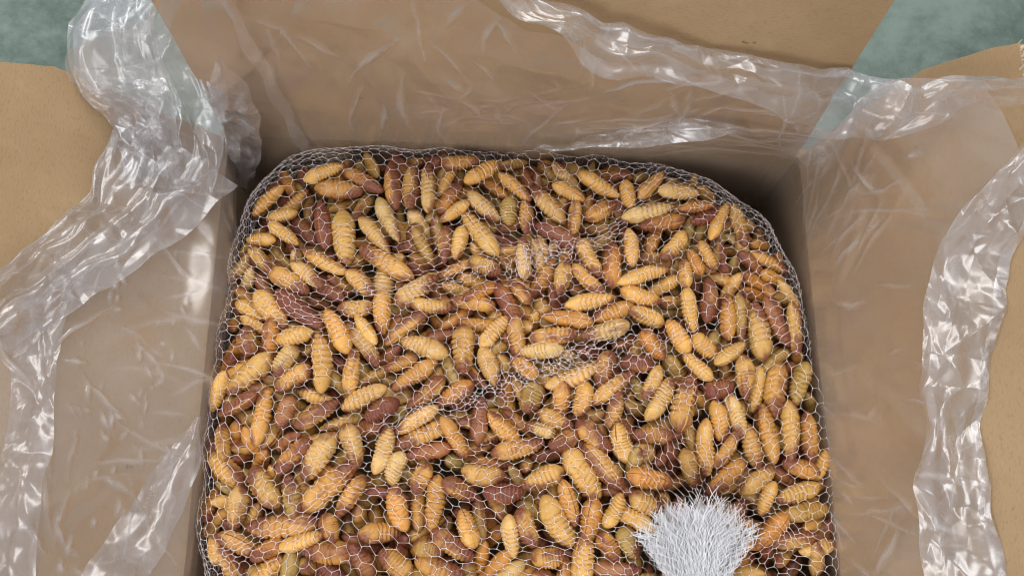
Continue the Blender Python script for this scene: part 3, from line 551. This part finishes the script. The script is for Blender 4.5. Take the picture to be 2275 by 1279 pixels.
# radial profile table (unwrapped length -> plan fraction, height)
_q = np.r_[np.linspace(0, 0.9, 120), 0.9+0.1*np.sin(np.linspace(0, np.pi/2, 160))[1:]]
_z = prof(_q); _s = np.r_[0, np.cumsum(np.hypot(np.diff(_q*0.15), np.diff(_z)))]/0.15
def drape(u, v, lift=0.0):
    """unwrapped net coordinates (metres round the sack centre) -> place on the sack"""
    ph = np.arctan2(v, u); s = np.hypot(u, v)/Rphi(ph)
    q = np.interp(s, _s, _q); extra = np.maximum(s-_s[-1], 0)*0.15
    R = Rphi(ph)*q+0.0012*np.clip((q-0.9)*10, 0, 1)
    x, y = SC[0]+R*np.cos(ph), SC[1]+R*np.sin(ph); z = ztop(x, y)
    z = np.where(q > 0.995, prof(q), z)
    w = np.clip((0.93-q)/0.10, 0, 1); w = w*w*(3-2*w)
    hz = np.minimum(hnet(x, y), z+0.004)
    z = np.where(w > 0, w*np.maximum(hz, z-0.006)+(1-w)*(z+0.0006), z+0.0006)-extra+lift
    return np.stack([x, y, z], -1)
KNOT = on_plane(np.array(1545.), np.array(1345.), (0, 0, 0), (0, 0, 1))[:2]-SC
def warp(p, seed, amp):
    w = np.c_[p, np.zeros(len(p))]
    p = p+np.c_[value_noise(w*9, seed), value_noise(w*9, seed+1)]*amp+np.c_[value_noise(w*30, seed+2), value_noise(w*30, seed+3)]*amp*0.22
    d = KNOT-p; r = np.linalg.norm(d, axis=1)
    return p+d*(0.42*np.exp(-(r/0.075)**2))[:, None]
def hexnet(ext, ax_, ay, rot, seed, amp, keep, shift=(0, 0)):
    """honeycomb of net cells: returns vertices in unwrapped coordinates and edge pairs"""
    idx = {}; pts = []; ed = []
    nx, ny = int(ext/ax_)+2, int(ext/ay)+2
    def vid(x, y):
        k = (round(x*2e5), round(y*2e5))
        if k not in idx: idx[k] = len(pts); pts.append((x, y))
        return idx[k]
    for j in range(-ny, ny+1):
        for i in range(-nx, nx+1):
            cx = (i+0.5*(j % 2))*ax_; cy = j*ay
            # hex corners: top, upper right, lower right, bottom, lower left, upper left
            P = [(cx, cy+ay*0.70), (cx+ax_/2, cy+ay*0.30), (cx+ax_/2, cy-ay*0.30)]
            a, b, c = (vid(*p) for p in P); l = vid(cx-ax_/2, cy+ay*0.30)
            ed += [(a, b), (b, c), (l, a)]
    p = np.array(pts); cr, sr = math.cos(rot), math.sin(rot)
    p = np.c_[p[:, 0]*cr-p[:, 1]*sr, p[:, 0]*sr+p[:, 1]*cr]+np.array(shift)
    rr_ = np.random.default_rng(seed); p = p+rr_.normal(size=p.shape)*0.00024
    p = warp(p, seed, amp)
    ed = np.array(sorted(set(tuple(sorted(e)) for e in ed))); m = keep(p)
    return p, ed[m[ed[:, 0]] & m[ed[:, 1]]]
def net_part(name, p, ed, parent, lift=0.0, rad=0.000085, sag=0.0006, seed=1):
    r = np.random.default_rng(seed); paths = []; rads = []
    tpar = np.array([0, 0.22, 0.5, 0.78, 1.0]); bow = np.sin(np.pi*tpar)
    d = p[ed[:, 1]]-p[ed[:, 0]]; nrm = np.c_[-d[:, 1], d[:, 0]]; nrm /= np.linalg.norm(nrm, axis=1)[:, None]+1e-9
    amp = r.normal(size=len(ed))*0.00032
    Q = p[ed[:, 0]][:, None, :]+d[:, None, :]*tpar[None, :, None]+nrm[:, None, :]*(amp[:, None]*bow[None])[..., None]
    lf = lift if np.isscalar(lift) else (lift[ed[:, 0]][:, None]*(1-tpar)+lift[ed[:, 1]][:, None]*tpar)
    X = drape(Q[..., 0], Q[..., 1], lf)
    R = rad*(np.array([2.2, 1.1, 0.9, 1.1, 2.2]))
    for k in range(len(ed)): paths.append(X[k]); rads.append(R*r.uniform(0.85, 1.2))
    V, F = tubes(paths, rads)
    return mesh_obj(name, V, F, M_NET, parent)
net = empty('net_sack', (float(SC[0]), float(SC[1]), ZB+0.003), 'white mesh net sack bulging with pupae inside the cardboard box', 'net sack')
p, ed = hexnet(0.205, 0.0059, 0.0041, math.radians(-16), 21, 0.0085,
               lambda p: (np.hypot(p[:, 0], p[:, 1]) < Rphi(np.arctan2(p[:, 1], p[:, 0]))*(_s[-1]+0.12)))
nn = net_part('netting', p, ed, net); nn['kind'] = 'stuff'
# bunched double net lying in bands over the top
def band(pxs, width, seed, ax_, ay, rot):
    c = hit_sack(np.array([q[0] for q in pxs], float), np.array([q[1] for q in pxs], float), np.zeros(len(pxs)))[:, :2]-SC
    cu = catmull(c, 80)
    wv = np.interp(np.linspace(0, 1, 80), np.linspace(0, 1, len(width)), width)
    def keep(p):
        d = np.linalg.norm(p[:, None, :]-cu[None], axis=2); k = d.argmin(1)
        return d[np.arange(len(p)), k] < wv[k]*(0.8+0.35*value_noise(np.c_[p, p[:, :1]]*60, seed))
    p, ed = hexnet(0.2, ax_, ay, rot, seed, 0.008, keep)
    r = np.random.default_rng(seed)
    lift = 0.0007+0.0011*np.abs(value_noise(np.c_[p, p[:, :1]]*40, seed+7))
    o = net_part('bunched_fold', p, ed, net, lift, 0.00009, seed=seed); o['kind'] = 'stuff'
band([(930, 640), (1040, 605), (1150, 585), (1250, 560), (1330, 530), (1430, 520)], [0.003, 0.006, 0.010, 0.009, 0.007, 0.002], 41, 0.0052, 0.0034, 0.5)
band([(1130, 600), (1180, 570), (1260, 545)], [0.004, 0.007, 0.004], 42, 0.0046, 0.0036, 1.1)
band([(800, 970), (880, 935), (970, 900), (1080, 870), (1180, 830), (1290, 800), (1400, 765), (1500, 740), (1600, 715)],
     [0.0025, 0.004, 0.008, 0.011, 0.010, 0.011, 0.010, 0.007, 0.003], 43, 0.0056, 0.0036, 0.35)
band([(1000, 890), (1120, 850), (1250, 800), (1380, 770)], [0.004, 0.008, 0.008, 0.004], 44, 0.0048, 0.0040, 1.3)
band([(770, 650), (850, 640), (930, 635)], [0.002, 0.003, 0.002], 45, 0.0040, 0.0026, 0.2)
band([(1510, 470), (1590, 450), (1640, 480)], [0.002, 0.0035, 0.002], 46, 0.0050, 0.0030, 0.1)
# gathered free end of the net: a brush of collapsed net standing up from its tie
kb = on_plane(np.array(1548.), np.array(1345.), (0, 0, 0.008), (0, 0, 1))
r = np.random.default_rng(77); paths, rads = [], []
for k in range(620):
    a = float(np.clip(r.normal()*0.42, -1, 1)) if r.random() < 0.8 else r.uniform(-1, 1)
    depth = r.uniform(-1, 1)
    jag = 1-0.22*r.random()**1.5-0.12*abs(math.sin(a*7+depth*2))
    tipx = 1550+a*158*jag; tipy = 1345-(250-62*abs(a)**2.0)*jag
    if r.random() < 0.10: tipy -= 25*r.random()
    z1 = 0.023+depth*0.011*(1-0.5*abs(a))+0.004*(1-abs(a))
    tip = on_plane(np.array(tipx), np.array(tipy), (0, 0, z1), (0, 0, 1))
    b0 = kb+np.array([a*0.0075, depth*0.004, r.normal()*0.001+depth*0.003])
    NP = 15; t = np.linspace(0, 1, NP)[:, None]
    mid = (b0+tip)/2+np.array([a*-0.004, 0, 0.004+depth*0.003])
    P = b0*(1-t)**2+2*mid*t*(1-t)+tip*t*t
    side = np.array([tip[1]-b0[1], -(tip[0]-b0[0]), 0]); side /= np.linalg.norm(side)
    zig = np.where(np.arange(NP) % 2 == 0, 1, 0)*0.0012*np.linspace(0.25, 1.4, NP)*r.uniform(0.5, 1.5)*(0.8+0.7*abs(a))
    P = P+r.normal(size=P.shape)*0.00022+np.cumsum(r.normal(size=P.shape), 0)*0.00022
    st = r.integers(0, 7) if r.random() < 0.3 else 0
    for sg in (-1, 1):
        en = NP-(r.integers(0, 3) if r.random() < 0.5 else 0)
        Q = P+side*(sg*zig)[:, None]+np.array([0, 0, 1])*(sg*zig*r.normal()*0.6)[:, None]
        paths.append(Q[st:en]); rads.append(np.where(np.arange(NP) % 2 == 0, 0.00009, 0.00018)[st:en]*r.uniform(0.7, 1.4))
V, F = tubes(paths, rads); tf_ = mesh_obj('gathered_end', V, F, M_TUFT, net); tf_['kind'] = 'stuff'
tf_['label'] = 'dense white brush of gathered net end'
# tie round the neck of the brush
th_ = np.linspace(0, 2*np.pi, 25); ring = np.c_[kb[0]+0.0105*np.cos(th_), kb[1]+0.006*np.sin(th_)-0.001, kb[2]+0.001+0.001*np.sin(2*th_)]
V, F = tubes([ring, ring+np.array([0, 0.0012, 0.0015])], [np.full(25, 0.0011)]*2, 8); mesh_obj('tie', V, F, M_TUFT, net)

# ------------------------------------------------------------------ clear plastic liner
liner = empty('plastic_liner', (0, YB-0.01, 0.001), 'crumpled clear plastic bag lining the box and draped over its flaps', 'plastic bag')
def ridges(P2, n, seed, amp, wmin, wmax, lmin, lmax, dirang=None, spread=3.14, lo=None, hi=None):
    """sharp straight wrinkles of thin film over a sheet with coordinates P2 (...,2) in metres"""
    r = np.random.default_rng(seed); out = np.zeros(P2.shape[:-1])
    lo = P2.reshape(-1, 2).min(0) if lo is None else lo; hi = P2.reshape(-1, 2).max(0) if hi is None else hi
    for k in range(n):
        c = r.uniform(lo, hi); a = (r.uniform(0, np.pi) if dirang is None else dirang+r.normal()*spread)
        d = np.array([math.cos(a), math.sin(a)]); nrm = np.array([-d[1], d[0]])
        w = r.uniform(wmin, wmax); l = r.uniform(lmin, lmax)
        q = P2-c; al = (q @ d)/l; ac = (q @ nrm + 0.15*w*np.sin(al*4))/w
        asym = r.uniform(0.5, 1.6)
        ac = np.where(ac > 0, ac*asym, ac/asym)
        out += amp*w*r.uniform(0.4, 1.0)*np.sign(r.random()-0.3)*np.maximum(0, 1-np.abs(ac))*np.clip(1-np.abs(al), 0, 1)**0.6
    return out
def facets(P2, cell, seed, ang=0.0, aniso=1.0):
    """heights -1..1 over irregular flat triangles of about the given size: creased film"""
    w3 = np.concatenate([P2, np.zeros_like(P2[..., :1])], -1)
    p = P2+cell*0.45*np.stack([value_noise(w3*(0.22/cell), seed), value_noise(w3*(0.22/cell), seed+1)], -1)
    c, s = math.cos(ang), math.sin(ang)
    x = (p[..., 0]*c+p[..., 1]*s)/cell/aniso; y = (-p[..., 0]*s+p[..., 1]*c)/cell
    k = (x+y)*0.36602540378; i = np.floor(x+k); j = np.floor(y+k); fx, fy = x+k-i, y+k-j
    def hsh(a, b):
        h = np.sin(a*127.1+b*311.7+seed*13.37)*43758.5453; return (h-np.floor(h))*2-1
    a0, a3 = hsh(i, j), hsh(i+1, j+1); up = fx > fy
    a1 = np.where(up, hsh(i+1, j), hsh(i, j+1)); u, v = np.where(up, fx, fy), np.where(up, fy, fx)
    return a0*(1-u)+a1*(u-v)+a3*v
def creases(P2, n, seed, lo, hi, dirang, spread, lmin, lmax, wid=0.0009):
    """fine whitened crease lines: some stress whitening, also painted-in wrinkle highlights"""
    r = np.random.default_rng(seed); out = np.zeros(P2.shape[:-1])
    for k in range(n):
        c = r.uniform(lo, hi); a = dirang+r.normal()*spread; d = np.array([math.cos(a), math.sin(a)]); l = r.uniform(lmin, lmax)
        q = P2-c; al = (q @ d)/l; ac = -q[..., 0]*d[1]+q[..., 1]*d[0]+0.12*l*r.normal()*al**2+0.02*l*np.sin(al*r.uniform(3, 9))
        w = wid*r.uniform(0.6, 1.6)*(1.2-np.clip(np.abs(al), 0, 1))
        out = np.maximum(out, r.uniform(0.3, 1.0)*np.exp(-(ac/w)**2)*np.clip(1-np.abs(al), 0, 1)**0.5)
    return out
def milk(o, w3, seed, extra=None):
    k = value_noise(w3.reshape(-1, 3)*11, seed+90)*0.5+value_noise(w3.reshape(-1, 3)*27, seed+91)*0.35+value_noise(w3.reshape(-1, 3)*80, seed+92)*0.2
    at = o.data.attributes.new('milky', 'FLOAT', 'POINT'); at.data.foreach_set('value', np.clip(1+k*0.45, 0.5, 1.7)+(0 if extra is None else extra.ravel())); return o
def grid_faces(n, m): 
    i = np.arange(n-1)[:, None]*m; j = np.arange(m-1)[None, :]
    return np.stack([i+j, i+j+1, i+m+j+1, i+m+j], -1).reshape(-1, 4)
# one continuous skirt of film: left wall -> back wall -> right wall, rising over the opened flaps
RC = 0.012
def skirt_frame(s):
    """s in 0..1 pieces laid end to end -> base point, rising direction, inward normal, wall-inward normal"""
    l1 = YBL-RC-(YF+0.004); l3 = YBR-RC-(YF+0.004); lc = RC*1.57; l2 = float(np.linalg.norm(BR-BL))-2*RC; tot = l1+l3+2*lc+l2; d = s*tot
    B, D, Nn, Wn = (np.zeros((len(s), 3)) for _ in range(4))
    def sl(a, b, f):
        v = a*(1-f)[:, None]+b*f[:, None]; return v/np.linalg.norm(v, axis=1)[:, None]
    m = d <= l1; B[m] = np.c_[np.full(m.sum(), XL), YF+0.004+d[m], np.zeros(m.sum())]; D[m] = D_L; Nn[m] = N_L; Wn[m] = (1, 0, 0)
    m = (d > l1) & (d <= l1+lc); f = (d[m]-l1)/lc; a = f*np.pi/2
    B[m] = BL+np.c_[RC-RC*np.cos(a), -RC+RC*np.sin(a), 0*a]; D[m] = sl(D_L, D_B, f); Nn[m] = sl(N_L, N_B, f); Wn[m] = np.c_[np.cos(a), -np.sin(a), 0*a]
    m = (d > l1+lc) & (d <= l1+lc+l2); B[m] = BL+T_B*(RC+d[m]-l1-lc)[:, None]; D[m] = D_B; Nn[m] = N_B; Wn[m] = H_B
    m = (d > l1+lc+l2) & (d <= l1+2*lc+l2); f = (d[m]-l1-lc-l2)/lc; a = f*np.pi/2
    B[m] = BR+np.c_[-RC+RC*np.sin(a), -RC+RC*np.cos(a), 0*a]; D[m] = sl(D_B, D_R, f); Nn[m] = sl(N_B, N_R, f); Wn[m] = np.c_[-np.sin(a), -np.cos(a), 0*a]
    m = d > l1+2*lc+l2; B[m] = np.c_[np.full(m.sum(), XR), YBR-RC-(d[m]-l1-2*lc-l2), np.zeros(m.sum())]; D[m] = D_R; Nn[m] = N_R; Wn[m] = (-1, 0, 0)
    return B, D, Nn, Wn, tot, (l1/tot, (l1+lc)/tot, (l1+lc+l2)/tot, (l1+2*lc+l2)/tot)
nS, nT = 980, 180
S_ = np.linspace(0, 1, nS); Bp, Dp, Np, Wp, TOT, KN = skirt_frame(S_)
# height of the film's upper edge along the skirt, from where it is seen on each flap
rim = []
for x, y in ((-60, 735), (60, 640), (160, 560), (260, 490), (340, 430), (420, 370)):
    P = pl(x, y, 'L'); rim.append((((P[1]-(YF+0.004))/TOT), (P-O_L) @ D_L))
rim = [(0.0, 0.125)]+rim
rim += [(KN[0], 0.085), (KN[1], 0.12), (KN[1]+0.03, 0.15), (KN[1]+0.25*(KN[2]-KN[1]), 0.155)]
for x, y in ((1150, 20), (1240, 50), (1340, 110), (1480, 125), (1620, 150), (1760, 190)):
    P = pl(x, y, 'B'); rim.append((KN[1]+(P[0]-XL-RC)/TOT, (P-O_B) @ D_B))
rim += [(KN[2]+0.4*(KN[3]-KN[2]), 0.075)]
for x, y in ((2110, 215), (2300, 215), (2330, 400), (2260, 470), (2170, 600), (2150, 740), (2140, 900), (2130, 1050), (2150, 1180), (2170, 1290)):
    P = pl(x, y, 'R'); rim.append((KN[3]+(YBR-RC-P[1])/TOT, (P-O_R) @ D_R))
rim = np.array(sorted(rim)); VR = np.interp(S_, rim[:, 0], rim[:, 1])
tq = np.linspace(0, 1, nT)[None, :]
Vh = -0.06+(VR[:, None]+0.06)*tq                       # height along wall (<0) and flap (>0)
P2 = np.stack([np.repeat((S_*TOT)[:, None], nT, 1), Vh], -1)
up_ = np.clip(Vh, 0, None); dn = np.clip(Vh, None, 0)
X = Bp[:, None, :]+Dp[:, None, :]*up_[..., None]+np.array([0, 0, 1.0])*dn[..., None]
bl = np.clip(Vh/0.012+0.5, 0, 1)[..., None]; NN = Wp[:, None, :]*(1-bl)+Np[:, None, :]*bl
w3 = np.concatenate([P2*1.0, np.zeros_like(P2[..., :1])], -1)
off = 0.0022+0.0014*(value_noise(w3*6, 61)+1)+0.0015*(facets(P2, 0.05, 62, 1.2, 1.5)+1)+0.00035*(facets(P2, 0.018, 66, 1.4, 1.8)+1)
hgt = np.clip(up_/0.08, 0, 1)
off = off*(0.5+0.8*hgt)
rd_ = ridges(P2, 90, 63, 0.30, 0.003, 0.012, 0.015, 0.07, math.pi/2, 0.55)+ridges(P2, 60, 64, 0.25, 0.002, 0.006, 0.01, 0.035)
rd_ += ridges(P2, 26, 65, 0.34, 0.006, 0.016, 0.03, 0.09, math.pi*0.72, 0.35)
off = off*(0.3+0.7*np.clip(np.abs(Vh-(-0.01))/0.03, 0, 1))
off = off+rd_*(0.10+1.0*hgt)
bs, be = KN[1]*TOT, KN[2]*TOT; rs = KN[3]*TOT
lines_ = 3.2*creases(P2, 40, 301, (bs+0.03, 0.02), (be, 0.11), math.pi/2, 0.5, 0.008, 0.03)  # pale streaks put into the haze where wrinkle highlights are missing
lines_ = np.maximum(lines_, 2.6*creases(P2, 22, 302, (bs+0.10, 0.02), (bs+0.17, 0.06), 0.3, 0.5, 0.006, 0.02, 0.0006))
lines_ = np.maximum(lines_, 3.4*creases(P2, 36, 303, (be-0.09, 0.005), (be-0.01, 0.07), 0.5, 0.5, 0.01, 0.05))
lines_ = np.maximum(lines_, 3.4*creases(P2, 34, 304, (rs-0.005, 0.0), (rs+0.05, 0.06), 1.9, 0.6, 0.006, 0.03))
lines_ = np.maximum(lines_, 3.6*creases(P2, 60, 305, (rs+0.02, 0.0), (TOT, 0.09), 1.2, 0.6, 0.003, 0.02))
lines_ = np.maximum(lines_, 3.2*creases(P2, 60, 306, (0.03, 0.0), (KN[0]*TOT, 0.10), 1.0, 0.8, 0.004, 0.03))
lines_ = np.maximum(lines_, 4.0*creases(P2, 110, 307, (0.08, 0.015), (KN[0]*TOT, 0.06), 0.4, 0.6, 0.0015, 0.005, 0.0007))
lines_ = lines_+2.2*(np.clip((S_-KN[2])*TOT/0.01+1, 0, 1)*np.clip((KN[3]-S_)*TOT/0.01+1, 0, 1))[:, None]*np.clip(up_/0.03, 0, 1)
off = off+0.0006*np.minimum(lines_, 2.2)*hgt
# film pulls away from the corners where the flaps spread apart
for kk, am in ((KN[1], 0.012), (KN[0], 0.010), (KN[2], 0.016), (KN[3], 0.016)):
    off += am*np.exp(-((S_[:, None]-kk)*TOT/0.035)**2)*hgt
isL = np.clip((KN[0]+0.02-S_)/0.02, 0, 1)[:, None]
yL = (YF+0.004+S_*TOT)[:, None]
off += isL*(0.0045+0.0095*np.exp(-((yL-0.118)/0.035)**2))*np.exp(-((Vh-0.002)/0.014)**2)*(0.85+0.25*value_noise(w3*8, 71))
off = np.maximum(off, 0.0009+0.0006*np.clip(rd_*500, 0, 1))
X = X+NN*off[..., None]
milk(mesh_obj('film', X.reshape(-1, 3), grid_faces(nS, nT), M_FILM, liner), w3, 31, lines_)
# rumpled folds of the bag's rim
def ribbon(name, path, widths, planes, offs, folds, seed, height=0.010, crum=0.32, n=380, m=110, mat=None):
    px = np.array([p[0] for p in path], float); py = np.array([p[1] for p in path], float)
    d = rays(px, py); tt = np.full(len(path), np.nan)
    for i, w in enumerate(planes):
        if w: tt[i] = ((pl(px[i], py[i], w, offs[i])-CAM)/d[i])[2]
    ok = ~np.isnan(tt); tt = np.interp(np.arange(len(path)), np.arange(len(path))[ok], tt[ok])
    c = CAM+d*tt[:, None]
    c = catmull(c, n); wd = catmull(np.c_[np.array(widths, float)*tt/FPX], n)[:, 0]
    T = np.gradient(c, axis=0); T /= np.linalg.norm(T, axis=1)[:, None]
    view = CAM-c; view /= np.linalg.norm(view, axis=1)[:, None]
    up = view*0.5+np.array([0, 0, 0.5]); A = np.cross(T, up); A /= np.linalg.norm(A, axis=1)[:, None]; U = np.cross(A, T)
    prf = catmull(np.array(folds, float), m)                # (across -0.5..0.5, height 0..1)
    ln_ = np.r_[0, np.cumsum(np.hypot(np.diff(prf[:, 0]), np.diff(prf[:, 1])*0.4))]
    sl = np.r_[0, np.cumsum(np.linalg.norm(np.diff(c, axis=0), axis=1))]
    P2 = np.stack([np.repeat(sl[:, None], m, 1), ln_[None, :]*wd.mean()*np.ones((n, 1))], -1)
    w3 = np.concatenate([P2, np.zeros_like(P2[..., :1])], -1)
    ac = prf[None, :, 0]*wd[:, None]; hg = prf[None, :, 1]*height*0.62*np.clip(0.75+0.65*value_noise(w3*13, seed), 0.05, 1.6)
    ac = ac*(1+0.10*value_noise(w3*9, seed+1))+0.09*wd[:, None]*value_noise(w3*7, seed+9)+0.0010*value_noise(w3*40, seed+2)
    cr = crum*(0.0140*facets(P2, 0.023, seed+3, 0.9, 1.15)+0.0050*facets(P2, 0.010, seed+4, -0.6, 1.5)+0.0011*facets(P2, 0.0048, seed+6, 0.3, 1.8))
    cr = cr+ridges(P2, 26, seed+4, crum*0.9, 0.0018, 0.006, 0.010, 0.045, 0.2, 0.9)
    hg = hg*0.8+cr; ac = ac+crum*0.004*facets(P2, 0.012, seed+8, 0.1, 1.4)
    X = c[:, None, :]+A[:, None, :]*ac[..., None]+U[:, None, :]*hg[..., None]
    cl = creases(P2, 60, seed+20, P2.reshape(-1, 2).min(0), P2.reshape(-1, 2).max(0), 0.5, 1.0, 0.004, 0.022, 0.0006)
    return milk(mesh_obj(name, X.reshape(-1, 3), grid_faces(n, m), mat or M_FILM2, liner), w3, seed, 1.6*cl)
ROLL_ = [(-0.3, -0.25), (-0.5, 0.05), (-0.3, 0.6), (-0.02, 0.35), (0.24, 0.8), (0.46, 0.25), (0.62, 0.0), (0.74, -0.4)]
ACC = [(-0.5, -0.1), (-0.42, 0.6), (-0.30, 0.15), (-0.16, 0.9), (-0.05, 0.35), (0.10, 1.0), (0.22, 0.3), (0.36, 0.75), (0.5, 0.0), (0.3, -0.3), (-0.1, -0.2)]
ribbon('rim_fold', [(1100, -60), (1180, 12), (1290, 60), (1365, 98), (1470, 112), (1590, 142), (1690, 162), (1795, 198), (1895, 226), (1980, 240), (2045, 238), (2115, 205), (2200, 194), (2300, 192)],
       [40, 52, 62, 92, 72, 78, 86, 100, 108, 100, 74, 60, 46, 42], ['B']*9+[None, None, 'R', 'R', 'R'], [.012]*14, ROLL_, 201, 0.011)
ribbon('rim_fold', [(2320, 330), (2275, 405), (2225, 490), (2165, 600), (2150, 740), (2140, 860), (2130, 960), (2135, 1040), (2145, 1140), (2165, 1300), (2175, 1460), (2180, 1600)],
       [60, 80, 100, 120, 112, 95, 88, 110, 122, 130, 110, 60], ['R']*12, [.008]*12, ROLL_, 221, 0.010)
ACL = [(-0.80, -0.4), (-0.58, 0.1), (-0.42, 0.6), (-0.28, 0.15), (-0.12, 0.9), (0.0, 0.35), (0.16, 1.0), (0.30, 0.3), (0.42, 0.6), (0.5, 0.0), (0.42, -0.3)]
ribbon('rim_fold', [(375, 330), (300, 425), (230, 500), (140, 562), (50, 630), (-60, 715)],
       [225, 190, 150, 120, 108, 100], ['L']*6, [.014, .012, .010, .008, .008, .008], ACL, 241, 0.012)
ribbon('bunched_corner', [(315, -70), (318, 30), (322, 120), (362, 225), (385, 330), (380, 420)],
       [280, 300, 340, 270, 230, 190], ['L']*6, [.020, .022, .024, .022, .016, .008], ACC, 261, 0.018, 0.42, 380, 150)
ribbon('film_fold', [(165, 590), (100, 700), (78, 840), (62, 960), (48, 1080), (15, 1320), (10, 1560)],
       [70, 95, 80, 85, 95, 90, 20], ['L']*7, [.008]*7, [(-0.5, 0), (-0.1, 0.9), (0.1, 0.4), (0.5, 0)], 281, 0.006, 0.30, 160, 40, M_FILM)
ribbon('film_fold', [(495, -10), (560, 110), (620, 225), (682, 338)], [24, 26, 28, 24], ['B']*4, [.006, .006, .005, .004],
       [(-0.5, 0), (0, 0.25), (0.5, 0)], 291, 0.002, 0.04, 80, 12, M_FILM)
ribbon('film_fold', [(445, 930), (385, 1060), (300, 1190), (200, 1370), (150, 1540)], [8, 85, 110, 120, 20], ['L']*5, [.007]*5,
       [(-0.5, 0), (-0.1, 0.8), (0.2, 0.3), (0.5, 0)], 295, 0.005, 0.20, 120, 40, M_FILM)
ribbon('film_fold', [(1190, 330), (1300, 318), (1420, 300), (1540, 285), (1660, 300)], [5, 34, 58, 52, 4], ['B']*5, [.006]*5,
       [(-0.5, 0), (-0.1, 0.8), (0.2, 0.3), (0.5, 0)], 297, 0.005, 0.35, 120, 36, M_FILM2)
ribbon('film_fold', [(478, 130), (515, 230), (540, 330), (548, 420)], [8, 90, 85, 10], ['B']*4, [.016, .016, .014, .010],
       [(-0.5, 0), (-0.3, 0.5), (-0.05, 0.2), (0.2, 0.7), (0.5, 0), (0.1, -0.2)], 299, 0.006, 0.30, 120, 44, M_FILM2)

# ------------------------------------------------------------------ labels that single out each pupa
WORD = {'g': 'golden', 't': 'pale tan', 'm': 'golden purple-stained', 'o': 'orange-brown', 'p': 'dark purple-brown', 'v': 'dull olive-brown'}
lab = {}
for o, i in PUP:
    e0 = c_all[i]-a_all[i]*l_all[i]/2; e1 = c_all[i]+a_all[i]*l_all[i]/2
    (x0, y0), (x1, y1) = project(e0), project(e1); x, y = (x0+x1)/2, (y0+y1)/2
    ext = math.hypot(x1-x0, y1-y0)
    an = math.degrees(math.atan2(-(y1-y0), x1-x0)) % 180
    if ext < 70: ori = 'seen end-on'
    elif an < 22 or an > 158: ori = 'lying crosswise'
    elif 68 < an < 112: ori = 'pointing away'
    elif an < 90: ori = 'tilted clockwise'
    else: ori = 'tilted anticlockwise'
    rat = l_all[i]/w_all[i]
    size = 'slender' if rat > 3.0 else 'plump' if rat < 2.35 else 'long' if l_all[i] > 0.029 else 'middling'
    upb = np.interp(x, [930, 1150, 1430], [640, 585, 520]); lob = np.interp(x, [800, 1180, 1600], [970, 830, 715])
    if math.hypot(x-1550, (y-1190)*0.9) < 215: row = 'beside the white net brush'
    elif y < 440: row = "along the sack's back rim"
    elif y < upb: row = 'behind the upper bunched net'
    elif y < lob: row = 'between the bunched net bands'
    elif y < 1090: row = 'before the lower bunched net'
    else: row = 'at the front of the sack'
    fx_ = (x-np.interp(y, [330, 560, 1100], [560, 520, 450]))/(np.interp(y, [330, 560, 1100], [1500, 1740, 1865])-np.interp(y, [330, 560, 1100], [560, 520, 450]))
    col = ['left side', 'left middle', 'centre', 'right middle', 'right side'][int(np.clip(fx_*5, 0, 4))]
    if row.startswith('beside'): col = ''
    s = f"{size} {WORD[TONE[i]]} pupa {ori} {row}" + (', '+col if col else '')
    lab.setdefault(s.replace('middling ', ''), []).append((x, y, o))
ORD = ['', 'second', 'third', 'fourth', 'fifth', 'sixth']
used = set()
for s, L_ in lab.items():
    if len(L_) == 1: L_[0][2]['label'] = s; continue
    sx = max(q[0] for q in L_)-min(q[0] for q in L_); sy = max(q[1] for q in L_)-min(q[1] for q in L_)
    if sx > sy:
        L_.sort(key=lambda q: q[0]); names = ['leftmost', 'rightmost'] if len(L_) == 2 else ['leftmost']+[ORD[k]+' from left' for k in range(1, len(L_))]
    else:
        L_.sort(key=lambda q: q[1]); names = ['rear one', 'front one'] if len(L_) == 2 else ['rearmost']+[ORD[k]+' from back' for k in range(1, len(L_))]
    for q, nm in zip(L_, names): q[2]['label'] = s+', '+nm
